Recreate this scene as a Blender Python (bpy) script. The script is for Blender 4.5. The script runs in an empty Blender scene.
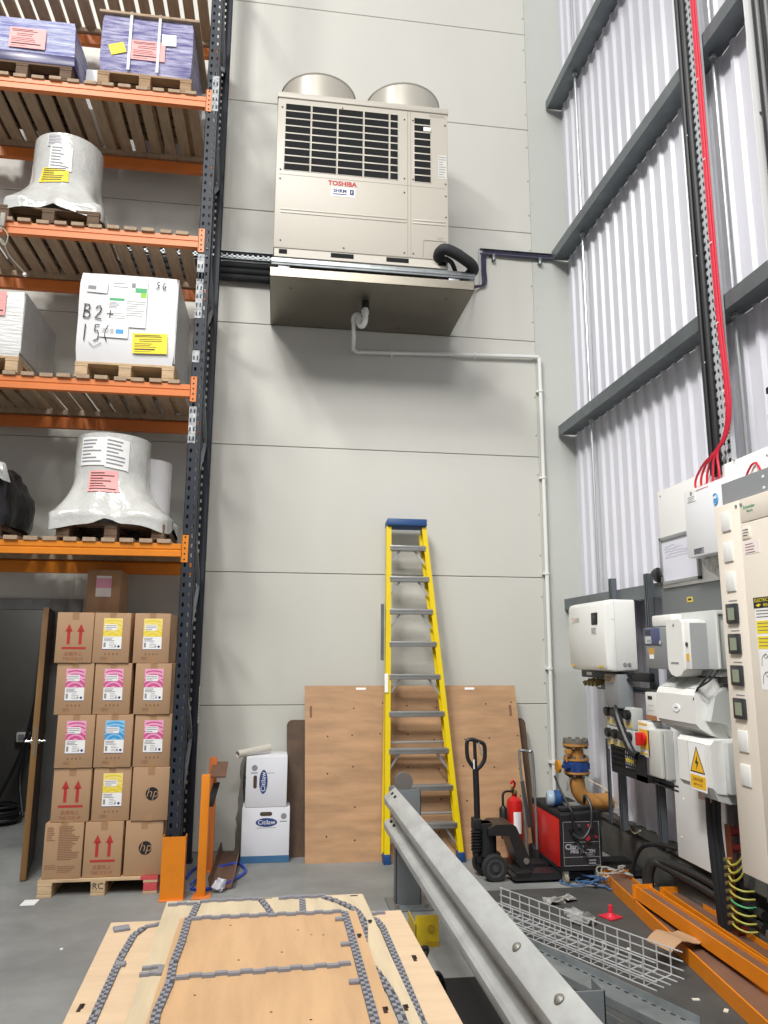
import bpy, bmesh, math, random
from mathutils import Matrix, Vector
random.seed(7)
C = bpy.context.scene.collection
SC = bpy.context.scene
PI = math.pi

# ------------------------------------------------------------------ camera, world, lights, exposure
cam = bpy.data.cameras.new('camera'); camo = bpy.data.objects.new('camera', cam); C.objects.link(camo)
cam.sensor_fit = 'VERTICAL'; cam.sensor_height = 36.0; cam.lens = 36.0 * 750 / 1024; cam.clip_start = .05
pitch, yaw, roll = math.radians(10.523), math.radians(8.012), math.radians(.2817)
fwd = Vector((math.sin(yaw)*math.cos(pitch), math.cos(yaw)*math.cos(pitch), math.sin(pitch)))
rt = Vector((math.cos(yaw), -math.sin(yaw), 0)); up = rt.cross(fwd)
r2 = math.cos(roll)*rt + math.sin(roll)*up; u2 = -math.sin(roll)*rt + math.cos(roll)*up
camo.matrix_world = Matrix(((r2.x, u2.x, -fwd.x, 0), (r2.y, u2.y, -fwd.y, 0), (r2.z, u2.z, -fwd.z, 1.7), (0, 0, 0, 1)))
SC.camera = camo
SC.view_settings.view_transform = 'Standard'; SC.view_settings.look = 'None'
SC.view_settings.gamma = 1; SC.view_settings.use_curve_mapping = False
SC.view_settings.exposure = -0.05
w = bpy.data.worlds.new('world'); SC.world = w; w.use_nodes = True
w.node_tree.nodes['Background'].inputs[0].default_value = (.93, .96, 1, 1)
w.node_tree.nodes['Background'].inputs[1].default_value = .33

def area(name, loc, target, sx, sy, power, col=(1, .985, .95)):
    l = bpy.data.lights.new(name, 'AREA'); l.shape = 'RECTANGLE'; l.size = sx; l.size_y = sy; l.energy = power; l.color = col
    o = bpy.data.objects.new(name, l); C.objects.link(o); o.location = loc
    o.rotation_euler = (Vector(target) - Vector(loc)).to_track_quat('-Z', 'Y').to_euler()
    return o
area('high_bay_and_fill_lamp', (-4.0, 1.2, 11.0), (.5, 6.5, 3), 1.3, .7, 340)
area('high_bay_and_fill_lamp', (-1.5, -3.0, 11.5), (0, 6, 2), 2.2, 1.4, 420)
area('high_bay_and_fill_lamp', (-5.0, -5.0, 11.5), (1, 6, 2), 2.2, 1.4, 420)
fill_lamp = area('high_bay_and_fill_lamp', (-1.9, 1.2, 9.6), (2.6, 4.6, .8), 1.2, .6, 95); fill_lamp.data.spread = 1.2  # added fill lamp with narrow spread, brightens the low right wall
area('high_bay_and_fill_lamp', (1.0, -6.0, 11.5), (0, 6, 2), 2.2, 1.4, 420)

# ------------------------------------------------------------------ helpers
def lin(h):
    h = h.lstrip('#'); o = []
    for i in (0, 2, 4):
        c = int(h[i:i+2], 16)/255
        o.append(c/12.92 if c <= .04045 else ((c+.055)/1.055)**2.4)
    return (*o, 1)

MATS = {}
def mat(name, hexc, rough=.5, metal=0, noise=None, bump=None, stretch=(1, 1, 1), hex2=None, alpha=None, coat=0, trans=0):
    if name in MATS: return MATS[name]
    m = bpy.data.materials.new(name); m.use_nodes = True; nt = m.node_tree; n = nt.nodes; L = nt.links
    b = n['Principled BSDF']; b.inputs['Base Color'].default_value = lin(hexc)
    b.inputs['Roughness'].default_value = rough; b.inputs['Metallic'].default_value = metal
    if coat: b.inputs['Coat Weight'].default_value = coat
    if alpha is not None: b.inputs['Alpha'].default_value = alpha
    if trans: b.inputs['Transmission Weight'].default_value = trans
    if noise or bump:
        tc = n.new('ShaderNodeTexCoord'); mp = n.new('ShaderNodeMapping'); mp.inputs['Scale'].default_value = stretch
        L.new(tc.outputs['Object'], mp.inputs['Vector'])
    if noise:
        nz = n.new('ShaderNodeTexNoise'); nz.inputs['Scale'].default_value = noise[0]; nz.inputs['Detail'].default_value = 6; nz.inputs['Roughness'].default_value = .62
        L.new(mp.outputs[0], nz.inputs['Vector'])
        cr = n.new('ShaderNodeValToRGB'); cr.color_ramp.elements[0].position = .32; cr.color_ramp.elements[1].position = .68
        c = lin(hexc); a = noise[1]
        c2 = lin(hex2) if hex2 else tuple(x*(1-a) for x in c[:3]) + (1,)
        cr.color_ramp.elements[0].color = c2; cr.color_ramp.elements[1].color = c
        L.new(nz.outputs['Fac'], cr.inputs[0]); L.new(cr.outputs[0], b.inputs['Base Color'])
        if len(noise) > 2:
            mr = n.new('ShaderNodeMapRange'); mr.inputs['To Min'].default_value = rough-noise[2]; mr.inputs['To Max'].default_value = rough+noise[2]
            L.new(nz.outputs['Fac'], mr.inputs['Value']); L.new(mr.outputs[0], b.inputs['Roughness'])
    if bump:
        nb = n.new('ShaderNodeTexNoise'); nb.inputs['Scale'].default_value = bump[0]; nb.inputs['Detail'].default_value = 4
        L.new(mp.outputs[0], nb.inputs['Vector'])
        bp = n.new('ShaderNodeBump'); bp.inputs['Strength'].default_value = bump[1]; bp.inputs['Distance'].default_value = .02
        L.new(nb.outputs['Fac'], bp.inputs['Height']); L.new(bp.outputs[0], b.inputs['Normal'])
    MATS[name] = m
    return m

class MB:
    def __init__(s): s.bm = bmesh.new(); s.mi = 0; s.M = Matrix()
    def v(s, p): return s.bm.verts.new(s.M @ Vector(p))
    def f(s, vs):
        try: f = s.bm.faces.new(vs)
        except ValueError: return None
        f.material_index = s.mi; return f
    def box(s, x0, x1, y0, y1, z0, z1, bev=0, seg=2):
        if x0 > x1: x0, x1 = x1, x0
        if y0 > y1: y0, y1 = y1, y0
        if z0 > z1: z0, z1 = z1, z0
        V = [s.v((x, y, z)) for x in (x0, x1) for y in (y0, y1) for z in (z0, z1)]
        fs = [s.f([V[i] for i in q]) for q in ((0, 1, 3, 2), (4, 6, 7, 5), (0, 4, 5, 1), (2, 3, 7, 6), (0, 2, 6, 4), (1, 5, 7, 3))]
        if bev:
            es = list({e for f in fs for e in f.edges})
            bmesh.ops.bevel(s.bm, geom=es, offset=bev, segments=seg, profile=.5, affect='EDGES', clamp_overlap=True)
        return s
    def obox(s, c, d, R=None, bev=0):
        M0 = s.M; s.M = M0 @ Matrix.Translation(c) @ (R.to_4x4() if R else Matrix())
        s.box(-d[0]/2, d[0]/2, -d[1]/2, d[1]/2, -d[2]/2, d[2]/2, bev); s.M = M0; return s
    def bar(s, p0, p1, w, h, upv=(0, 0, 1), bev=0):
        p0, p1 = Vector(p0), Vector(p1); d = p1-p0; L = d.length; z = d.normalized(); u = Vector(upv)
        x = u.cross(z)
        if x.length < 1e-4: x = Vector((1, 0, 0)).cross(z)
        x.normalize(); y = z.cross(x)
        R = Matrix((x, y, z)).transposed()
        return s.obox((p0+p1)/2, (w, h, L), R, bev)
    def loft(s, rings, caps=True, close=True):
        rv = [[s.v(p) for p in r] for r in rings]; n = len(rv[0])
        for a, b in zip(rv[:-1], rv[1:]):
            for i in range(n if close else n-1):
                s.f([a[i], a[(i+1) % n], b[(i+1) % n], b[i]])
        if caps: s.f(rv[0][::-1]); s.f(rv[-1])
        return s
    def cyl(s, p0, p1, r, r2=None, n=16): return s.tube([p0, p1], r, n, r2)
    def tube(s, pts, r, n=8, r2=None):
        P = [Vector(p) for p in pts]; rings = []; t = (P[1]-P[0]).normalized()
        x = t.orthogonal().normalized()
        for i, p in enumerate(P):
            d = (P[min(i+1, len(P)-1)]-P[max(i-1, 0)]).normalized()
            x = (x - d*x.dot(d))
            x = x.normalized() if x.length > 1e-6 else d.orthogonal().normalized()
            y = d.cross(x); rr = r if r2 is None else r+(r2-r)*i/(len(P)-1)
            rings.append([p+(x*math.cos(a)+y*math.sin(a))*rr for a in (2*PI*k/n for k in range(n))])
        return s.loft(rings)
    def prism(s, poly, F, depth):
        M0 = s.M; s.M = M0 @ F
        s.loft([[(x, y, 0) for x, y in poly], [(x, y, depth) for x, y in poly]]); s.M = M0; return s
    def lathe(s, prof, c=(0, 0, 0), n=32, F=None, caps=True):
        M0 = s.M; s.M = M0 @ Matrix.Translation(c) @ (F or Matrix())
        s.loft([[(r*math.cos(2*PI*k/n), r*math.sin(2*PI*k/n), z) for k in range(n)] for r, z in prof], caps); s.M = M0; return s
    def ball(s, c, r, n=14, sq=(1, 1, 1)):
        pr = [(max(1e-4, r*math.sin(PI*i/n)), -r*math.cos(PI*i/n)) for i in range(n+1)]
        M0 = s.M; s.M = M0 @ Matrix.Translation(c) @ Matrix.Diagonal((*sq, 1)); s.lathe(pr, n=n*2); s.M = M0; return s
    def text(s, body, size, F, ext=.0006, align='CENTER', sx=1, off=0, sh=0):
        cu = bpy.data.curves.new('t', 'FONT'); cu.body = body; cu.size = size; cu.extrude = ext; cu.align_x = align; cu.align_y = 'CENTER'; cu.resolution_u = 2; cu.offset = off; cu.shear = sh
        o = bpy.data.objects.new('t', cu); C.objects.link(o); dg = bpy.context.evaluated_depsgraph_get(); dg.update()
        me = bpy.data.meshes.new_from_object(o.evaluated_get(dg))
        T = s.M @ F @ Matrix.Diagonal((sx, 1, 1, 1))
        vs = [s.bm.verts.new(T @ v.co) for v in me.vertices]
        for p in me.polygons: s.f([vs[i] for i in p.vertices])
        bpy.data.objects.remove(o); bpy.data.curves.remove(cu); bpy.data.meshes.remove(me); return s
    def wobble(s, amt, sc=3, seed=0):
        from mathutils import noise
        for v in s.bm.verts: v.co += noise.noise_vector(v.co*sc+Vector((seed, seed*2, 0)))*amt
        return s
    def build(s, name, mats, parent=None, smooth=.6, label=None, local=False):
        bm = s.bm
        bmesh.ops.recalc_face_normals(bm, faces=bm.faces)
        me = bpy.data.meshes.new(name); o = bpy.data.objects.new(name, me); C.objects.link(o)
        if not isinstance(mats, (list, tuple)): mats = [mats]
        for m in mats: me.materials.append(m)
        off = Vector()
        if parent is None and not local:
            xs = [v.co for v in bm.verts]
            off = Vector(((min(p.x for p in xs)+max(p.x for p in xs))/2, (min(p.y for p in xs)+max(p.y for p in xs))/2, min(p.z for p in xs)))
            o.location = off
        elif parent is not None:
            o.parent = parent
            if not local:
                q = parent
                while q: off += q.location; q = q.parent
        if off.length: bmesh.ops.translate(bm, verts=bm.verts, vec=-off)
        bm.to_mesh(me); bm.free()
        if smooth:
            me.polygons.foreach_set('use_smooth', [True]*len(me.polygons)); me.set_sharp_from_angle(angle=smooth)
        if label: o['label'] = label
        return o

def FR(x, y, z, rot=0): return Matrix.Translation((x, y, z)) @ Matrix(((1, 0, 0, 0), (0, 0, -1, 0), (0, 1, 0, 0), (0, 0, 0, 1))) @ Matrix.Rotation(rot, 4, 'Z')   # faces -Y
def FW(x, y, z, rot=0): return Matrix.Translation((x, y, z)) @ Matrix(((0, 0, -1, 0), (-1, 0, 0, 0), (0, 1, 0, 0), (0, 0, 0, 1))) @ Matrix.Rotation(rot, 4, 'Z')   # faces -X
def FU(x, y, z, rot=0): return Matrix.Translation((x, y, z)) @ Matrix.Rotation(rot, 4, 'Z')                                                                       # faces up
def tag(o, label, cat, group=None, kind=None):
    o['label'] = label; o['category'] = cat
    if group: o['group'] = group
    if kind: o['kind'] = kind
    return o
def thing(name, label, cat, loc=(0, 0, 0), group=None, rz=0):
    o = bpy.data.objects.new(name, None); C.objects.link(o); o.location = loc; o.rotation_euler = (0, 0, rz); o.empty_display_size = .1
    return tag(o, label, cat, group)
def struct(name, mb, mats, smooth=.6, parent=None):
    o = mb.build(name, mats, parent, smooth)
    if parent is None: o['kind'] = 'structure'
    return o
def dup(root, loc, rz=0, label=None, group=None):
    r = root.copy(); C.objects.link(r); r.location = loc; r.rotation_euler = (0, 0, rz)
    if label: r['label'] = label
    if group: r['group'] = group
    for ch in root.children:
        c = ch.copy(); C.objects.link(c); c.parent = r
        for g in ch.children:
            d = g.copy(); C.objects.link(d); d.parent = c
    return r
def smoothpath(P, n=6):
    P = [Vector(p) for p in P]; out = []
    for i in range(len(P)-1):
        a, b, c, d = P[max(i-1, 0)], P[i], P[i+1], P[min(i+2, len(P)-1)]
        for k in range(n):
            t = k/n
            out.append(.5*((2*b)+(c-a)*t+(2*a-5*b+4*c-d)*t*t+(3*b-a-3*c+d)*t**3))
    return out+[P[-1]]

# ------------------------------------------------------------------ materials
M_wall = mat('wall_panel_paint', '#cecdc5', .45, 0, (1.1, .05), stretch=(1, 1, .35))
M_joint = mat('panel_joint', '#6e6f69', .8)
M_clad = mat('white_cladding', '#d9d9e1', .38, 0, (1.5, .05))
M_conc = mat('concrete', '#8f908e', .6, 0, (1.9, .36, .14), (30, .06))
M_mat = mat('dark_floor_paint', '#4b4a48', .7, 0, (3.5, .35), (40, .08))
M_plinth = mat('dusty_dark_concrete', '#5d5b55', .85, 0, (6, .4))
M_galv = mat('galvanised_steel', '#a9aeb0', .42, .75, (9, .25, .1))
M_galvd = mat('galvanised_purlin', '#7d8487', .45, .6, (7, .2))
M_rod = mat('zinc_rod', '#cfd2d4', .35, .8)
M_navy = mat('navy_rack_paint', '#1e2531', .6, 0, (12, .25))
M_brace = mat('grey_brace_steel', '#858b91', .45, .5)
M_orange = mat('orange_beam_paint', '#dc7c3a', .42, 0, (5, .1))
M_orange2 = mat('bright_orange_paint', '#e08312', .45, 0, (7, .12))
M_slat = mat('rough_slat_timber', '#b29a80', .8, 0, (5, .3), stretch=(6, .8, 6))
M_pallet = mat('pallet_timber', '#d1b48e', .75, 0, (5, .3), stretch=(1.5, 6, 6))
M_palletd = mat('dark_pallet_timber', '#6e5743', .8, 0, (5, .3), stretch=(1.5, 6, 6))  # dark tone doubles as painted shade under the wrapped loads on the rack
M_red_end = mat('red_sprayed_timber', '#cf4f55', .7, 0, (8, .25))
M_card = mat('brown_cardboard', '#b08d6c', .75, 0, (3, .08))
M_tape = mat('packing_tape', '#a5815f', .3)
M_cardink = mat('faint_brown_ink', '#8e6b4f', .8)
M_rink = mat('red_box_ink', '#b0302b', .7)
M_blk = mat('black_plastic', '#1c1d20', .45)
M_blkm = mat('black_matt', '#161616', .8)
M_dkgrey = mat('dark_grey', '#3c3f42', .5)
M_ink = mat('black_ink', '#26262a', .7)
M_white = mat('white_label_paper', '#f0efee', .6)
M_greyink = mat('grey_print', '#8d8d92', .7)
M_yel = mat('yellow_label', '#efd929', .55)
M_pink = mat('pink_label', '#f4a3a0', .55)
M_magenta = mat('magenta_print', '#cf5590', .5)
M_lpink = mat('pale_pink_print', '#eda9c8', .5)
M_cyan = mat('blue_print', '#3f9ad6', .5)
M_lcyan = mat('pale_blue_print', '#8cc6ea', .5)
M_yprint = mat('yellow_print', '#ecd233', .5)
M_lyel = mat('pale_yellow_print', '#f0dc84', .5)
M_navyink = mat('navy_print', '#22306b', .5)
M_orink = mat('orange_print', '#e8813a', .5)
M_wrap = mat('clear_stretch_wrap', '#cfcfcb', .18, 0, (7, .14), (13, .5), coat=.5)
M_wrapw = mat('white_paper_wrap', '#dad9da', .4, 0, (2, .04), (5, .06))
M_purple = mat('purple_printed_wrap', '#c6c4dc', .22, 0, (7, .1), (26, .6), stretch=(.6, 1, 6), hex2='#332a80')
M_bluew = mat('bluish_wrap', '#d0d3e2', .22, 0, (5, .1), (22, .6), stretch=(.5, 1, 6), hex2='#5f64ac')
M_wraps = mat('grey_wrap_side', '#bcbbb9', .35, 0, (6, .2), (10, .4))  # greyer tone for the right-hand sides of the white loads
M_black_bag = mat('black_wrap', '#1e1e22', .3, 0, (5, .3), (9, .8))
M_ac = mat('cream_ac_metal', '#bfb9ad', .42)
M_acd = mat('ac_seam', '#9d978a', .6)
M_grille = mat('dark_grille', '#0c0d11', .9)
M_cowl = mat('cream_cowl', '#bcb7ac', .34, .2)
M_stain = mat('brushed_stainless', '#8e887c', .34, .85, (3, .12), stretch=(1, 1, 1))
M_pvc = mat('white_pvc_pipe', '#e4e4e0', .35)
M_lag = mat('black_foam_lagging', '#222427', .75, 0, None, (35, .2))
M_cable = mat('purple_black_cable', '#3a3650', .5)
M_redc = mat('red_fire_cable', '#c8243a', .45)
M_yl = mat('yellow_fibreglass', '#e3c704', .38)
M_blue = mat('blue_plastic', '#1b467c', .5)
M_alu = mat('aluminium_tread', '#b3b4b3', .38, .7, (9, .12))
M_ply = mat('plywood_face', '#bf966f', .6, 0, (3.2, .32), stretch=(.7, 1, 4))
M_plyl = mat('pale_birch_ply', '#cfbd9e', .5, 0, (3, .2), stretch=(5, .7, 1))
M_plym = mat('warm_birch_ply', '#cba47a', .5, 0, (2.6, .22), stretch=(4, .6, 1))
M_plye = mat('ply_edge', '#a37a52', .7)
M_foam1 = mat('grey_foam', '#828288', .8)
M_foam2 = mat('dark_grey_foam', '#434449', .85)
M_slot = mat('burnt_slot', '#33221a', .9)
M_hard = mat('brown_hardboard', '#66503f', .6, 0, (7, .4))
M_cream = mat('cream_powder_coat', '#e9dfd1', .4)
M_offw = mat('white_equipment_plastic', '#e6e6e2', .35)
M_lgrey = mat('light_grey_plastic', '#c3c5c2', .4)
M_mgrey = mat('mid_grey_metal', '#85888b', .45)
M_plate = mat('grey_steel_plate', '#6f7375', .45, .2)
M_strut = mat('steel_strut', '#70767c', .45, .5)
M_red = mat('red_paint', '#c4211f', .35)
M_redplastic = mat('red_plastic', '#c92a3c', .4)
M_rubber = mat('black_rubber', '#242424', .8)
M_pipey = mat('ochre_gas_pipe', '#c08a48', .5, 0, (6, .25))
M_bolt = mat('dull_bolt_steel', '#85827a', .5, .5)
M_copper = mat('copper_bar', '#7d4330', .45, .5)
M_gy = mat('yellow_green_wire', '#a9a541', .5)
M_green = mat('green_print', '#3aa66a', .5)
M_screen = mat('lcd_screen', '#8b937f', .25)
M_rust = mat('brown_primer_steel', '#7a5a48', .55, 0, (5, .25))
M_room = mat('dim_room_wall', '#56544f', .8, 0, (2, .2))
M_dooredge = mat('stained_door_edge', '#8e6a3e', .5, 0, (5, .25), stretch=(6, 6, .7))
M_doorface = mat('brown_door_face', '#4d3a2c', .5, 0, (4, .2), stretch=(5, 5, .8))
M_frame = mat('grey_door_frame', '#8c8d8c', .5)
M_brass = mat('brass_gland', '#9a8c5a', .4, .7)
M_chrome = mat('chrome', '#c8c8c8', .2, .9)
M_rope = mat('blue_rope', '#42648f', .8)
M_clear = mat('clear_plastic', '#c9c9c6', .2, 0, None, (10, .5))
M_yc = mat('dirty_yellow_steel', '#c9ab16', .5, 0, (8, .3))

# ------------------------------------------------------------------ setting
b = MB(); b.box(-9, 3.2, -9, 9.2, -.12, 0); struct('floor', b, M_conc)
JZ = [0, 1.22, 2.41, 3.62, 4.85, 6.07, 7.30, 8.50, 9.7]
g = .0028
b = MB()
for i in range(8):
    z0, z1 = JZ[i]+g, JZ[i+1]-g
    segs = [(-9, 2.55)] if i > 1 else [(-9, -2.75), (-1.80, 2.55)]
    for x0, x1 in segs: b.box(x0, x1, 7.0, 7.08, z0, z1, .004, 1)
b.box(-2.75, -1.80, 7.0, 7.08, 2.06, 2.41-g)
b.mi = 1
b.box(-9, -2.75, 7.012, 7.1, 0, 9.7); b.box(-1.80, 2.95, 7.012, 7.1, 0, 9.7); b.box(-2.75, -1.8, 7.012, 7.1, 2.06, 9.7)
struct('wall_back', b, [M_wall, M_joint])
b = MB(); b.box(2.55, 2.94, 6.9975, 7.012, 0, 9.7)
b.mi = 1
for k in range(23):
    b.cyl((2.53, 7.0, .2+k*.405), (2.53, 6.994, .2+k*.405), .009, n=10)
    b.cyl((2.575, 7.0, .35+k*.405), (2.575, 6.994, .35+k*.405), .005, n=8)
struct('trim_1', b, [mat('corner_flashing', '#c3c5bf', .5, 0, (1.1, .05)), mat('screw_head', '#a9aaa4', .5)])
# corrugated liner sheet on the right-hand wall
b = MB(); prof = []; y = 7.0
while y > -2:
    prof += [(2.94, y), (2.94, y-.100), (2.916, y-.116), (2.916, y-.148), (2.94, y-.1667)]; y -= .1667
ring = [(x, yy) for x, yy in prof]
V0 = [b.v((x, yy, .3)) for x, yy in ring]; V1 = [b.v((x, yy, 9.7)) for x, yy in ring]
for i in range(len(ring)-1): b.f([V0[i], V0[i+1], V1[i+1], V1[i]])
b.box(2.96, 3.05, -2, 7.0, 0, 9.7)
struct('wall_right', b, M_clad, smooth=0)
b = MB(); b.box(2.86, 3.0, -2, 6.99, 0, .30, .01); b.box(2.84, 2.95, -2, 6.99, .30, .34)
struct('baseboard_right', b, M_plinth)
b = MB(); b.box(1.55, 2.86, 2.2, 5.66, 0, .004)
struct('floor_patch', b, M_mat)
# sheeting rails
for i, (zt, y1) in enumerate(((7.66, 6.98), (5.86, 6.98), (3.945, 6.98), (2.205, 7.0))):
    b = MB()
    h = .085; t = .006
    poly = [(2.757, zt), (2.757, zt-h), (2.935, zt-h), (2.935, zt-h+t), (2.757+t, zt-h+t), (2.757+t, zt-t), (2.79, zt-t), (2.79, zt)]
    F = Matrix(((1, 0, 0, 0), (0, 0, -1, 0), (0, 1, 0, 0), (0, 0, 0, 1)))
    b.prism(poly, Matrix.Translation((0, y1, 0)) @ F, y1-.2)
    b.prism([(2.757, zt-h-.02), (2.757, zt-h), (2.765, zt-h), (2.765, zt-h-.02)], Matrix.Translation((0, y1, 0)) @ F, y1-.2)
    o = b.build('sheeting_rail', M_galvd)
    tag(o, ['topmost sloping-looking galvanised rail on the white ribbed wall', 'galvanised wall rail meeting the purple cable tray in the corner, second from the top',
            'galvanised wall rail crossing the ribbed wall above the electrical boards', 'lowest galvanised wall rail, just above the white inverter'][i], 'rail', 'galvanised rails on the ribbed wall')
for i, (yy, segs) in enumerate(((6.43, (2.21, 9.6)), (4.165, (2.9, 9.6)))):
    b = MB(); b.cyl((2.865, yy, segs[0]), (2.865, yy, segs[1]), .013, n=10)
    for z in (7.575, 5.775, 3.86):
        b.cyl((2.865, yy, z-.03), (2.865, yy, z-.008), .024, n=6)
    tag(b.build('tie_rod', M_rod), ['thin vertical steel tie rod nearest the corner of the room', 'thin vertical steel tie rod just right of the red cables'][i], 'rod', 'tie rods between the wall rails')

# doorway behind the rack
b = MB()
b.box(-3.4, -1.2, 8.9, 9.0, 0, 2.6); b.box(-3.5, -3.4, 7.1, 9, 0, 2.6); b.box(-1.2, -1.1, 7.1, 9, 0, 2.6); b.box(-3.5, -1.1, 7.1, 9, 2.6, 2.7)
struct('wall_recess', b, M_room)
b = MB()
b.box(-1.965, -1.71, 6.975, 7.1, 0, 2.14, .004); b.box(-2.85, -2.70, 6.975, 7.1, 0, 2.14, .004); b.box(-2.70, -1.965, 6.975, 7.1, 2.045, 2.14, .004)
struct('door_1', b, M_frame)
d = thing('door_leaf', 'brown wooden door standing open edge-on beside the dark doorway', 'door', (-1.975, 6.97, 0), rz=.205)
b = MB(); b.box(.0, .042, -.665, 0, .008, 2.03, .002); pnl = b.build('panel', M_doorface, d, local=True)
b = MB(); b.box(-.001, .043, -.679, -.665, .008, 2.03, .002); b.mi = 1
b.box(.013, .027, -.682, -.678, .9, 1.12); b.build('lipping', [M_dooredge, M_bolt], d, local=True, label='light stained wooden edge')
b = MB(); b.cyl((-.05, -.61, 1.0), (.09, -.61, 1.0), .009)
for xx in (-.05, .088): b.cyl((xx, -.61, 1.0), (xx, -.50, 1.0), .009)
b.cyl((.04, -.61, 1.0), (.052, -.61, 1.0), .026); b.cyl((-.01, -.61, 1.0), (0, -.61, 1.0), .026)
b.build('handle', M_chrome, pnl, local=True, label='chrome lever handle')
for z in (.25, 1.05, 1.85):
    b = MB(); b.cyl((.048, 0, z-.05), (.048, 0, z+.05), .008); b.build('hinge', M_bolt, d, local=True)
l = bpy.data.lights.new('back_room_fill', 'POINT'); l.energy = 45; l.shadow_soft_size = .15  # added fill light, there only to lift the dark back room
o = bpy.data.objects.new('back_room_fill', l); C.objects.link(o); o.location = (-2.2, 7.9, 2.4)
b = MB(); b.box(-2.74, -2.56, 8.85, 8.9, .72, .82, .006); b.mi = 1; b.box(-2.72, -2.66, 8.847, 8.85, .74, .80); b.box(-2.64, -2.58, 8.847, 8.85, .74, .80)
tag(b.build('socket_box', [M_offw, M_greyink]), 'white double socket low on the wall inside the dark doorway', 'socket')
b = MB(); b.box(-2.52, -2.42, 8.85, 8.9, 1.38, 1.52, .006); b.mi = 1; b.box(-2.49, -2.45, 8.846, 8.85, 1.42, 1.48)
tag(b.build('switch_box', [M_lgrey, M_greyink]), 'small grey switch box high on the wall inside the dark doorway', 'switch')
for i, P in enumerate(([(-2.52, 8.84, 2.5), (-2.54, 8.80, 1.7), (-2.56, 8.78, 1.1), (-2.66, 8.7, .55), (-2.85, 8.6, .05)], [(-2.46, 8.85, 1.38), (-2.42, 8.8, 1.2), (-2.56, 8.75, .8), (-2.62, 8.7, .4), (-2.5, 8.5, .03)])):
    b = MB(); b.tube(smoothpath(P), .017, 8)
    tag(b.build('wall_cable', M_blk), ['thick black cable hanging from the ceiling inside the dark doorway', 'black cable looping from the grey switch box inside the doorway'][i], 'cable')
b = MB()
for k in range(7):
    r = .24+.02*math.sin(k*2.1); b.tube([(-2.75+r*math.cos(a)+.02*math.sin(k), 8.35+r*.8*math.sin(a), .02+.025*k) for a in (2*PI*j/24 for j in range(25))], .014, 6)
tag(b.build('cable_coil', M_blk), 'coil of black cable on the floor inside the dark doorway', 'coil')

# ------------------------------------------------------------------ pallet rack
def post(x0, yf, sgn, H):
    """open C section with two columns of slots; sgn=+1 slots face -Y"""
    b = MB(); W = .1; D = .075; t = .003
    ya, yb = (yf, yf+t*sgn)
    xs = [x0, x0+.018, x0+.036, x0+.064, x0+.082, x0+W]
    for a, c in ((0, 1), (2, 3), (4, 5)): b.box(xs[a], xs[c], ya, yb, 0, H)
    n = int(H/.075)
    for k in range(n+1):
        for a, c in ((1, 2), (3, 4)): b.box(xs[a], xs[c], ya, yb, k*.075+.03, min(k*.075+.075, H))
    for xa in (x0, x0+W-t):
        q0, q1 = yf+.022*sgn, yf+.040*sgn
        b.box(xa, xa+t, yf, q0, 0, H); b.box(xa, xa+t, q1, yf+D*sgn, 0, H)
        for k in range(n+1): b.box(xa, xa+t, q0, q1, k*.075+.03, min(k*.075+.075, H))
    b.box(x0, x0+.03, yf+D*sgn, yf+(D-t)*sgn, 0, H); b.box(x0+W-.03, x0+W, yf+D*sgn, yf+(D-t)*sgn, 0, H)
    return b
def upright(x0, label):
    t = thing('rack_upright', label, 'rack frame', (x0+.05, 6.3, 0), 'navy rack uprights')
    post(x0, 5.85, 1, 9.2).build('front_post', M_navy, t, 0); post(x0, 6.75, -1, 9.2).build('rear_post', M_navy, t, 0)
    z = .35; k = 0
    while z < 8.4:
        b = MB()
        a, c = ((5.9, z), (6.7, z+.62)) if k % 2 == 0 else ((6.7, z), (5.9, z+.62))
        b.bar((x0+.05, a[0], a[1]), (x0+.05, c[0], c[1]), .036, .025, (1, 0, 0)); b.build('brace', M_brace, t)
        z += .64; k += 1
    for yy in (5.885, 6.715):
        b = MB(); b.box(x0-.01, x0+.11, yy-.07, yy+.07, 0, .008); b.mi = 1
        b.cyl((x0-.0, yy+.055, 0), (x0-.0, yy+.055, .03), .008); b.build('base_plate', [M_navy, M_bolt], t)
    return t
RX = -.735
up1 = upright(RX, 'navy slotted rack upright with worn white patches at the right end of the rack')
for z, h in ((6.42, .34), (5.16, .0), (4.55, .4), (4.02, .1), (3.45, .3), (4.80, .22)):
    if not h: continue
    ox = .045 if z > 6 else 0
    b = MB(); b.box(RX-.001+ox, RX+.055+ox, 5.846, 5.85, z-h/2, z+h/2); b.mi = 1
    for k in range(int(h/.075)): 
        for xx in (.012, .04): b.box(RX+ox+xx-.006, RX+ox+xx+.006, 5.8455, 5.847, z-h/2+.02+k*.075, z-h/2+.055+k*.075)
    b.build('scuffed_patch', [mat('scuffed_white', '#d4d6d6', .5, 0, (22, .3), hex2='#3d4552'), M_navy], up1, label='white scuffed patch')
up2 = upright(-3.55, 'navy rack upright at the far left end of the rack')
LV = [2.53, 3.81, 5.10, 6.41, 7.70]
nm = ['lowest', 'second', 'third', 'fourth', 'top']
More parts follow.
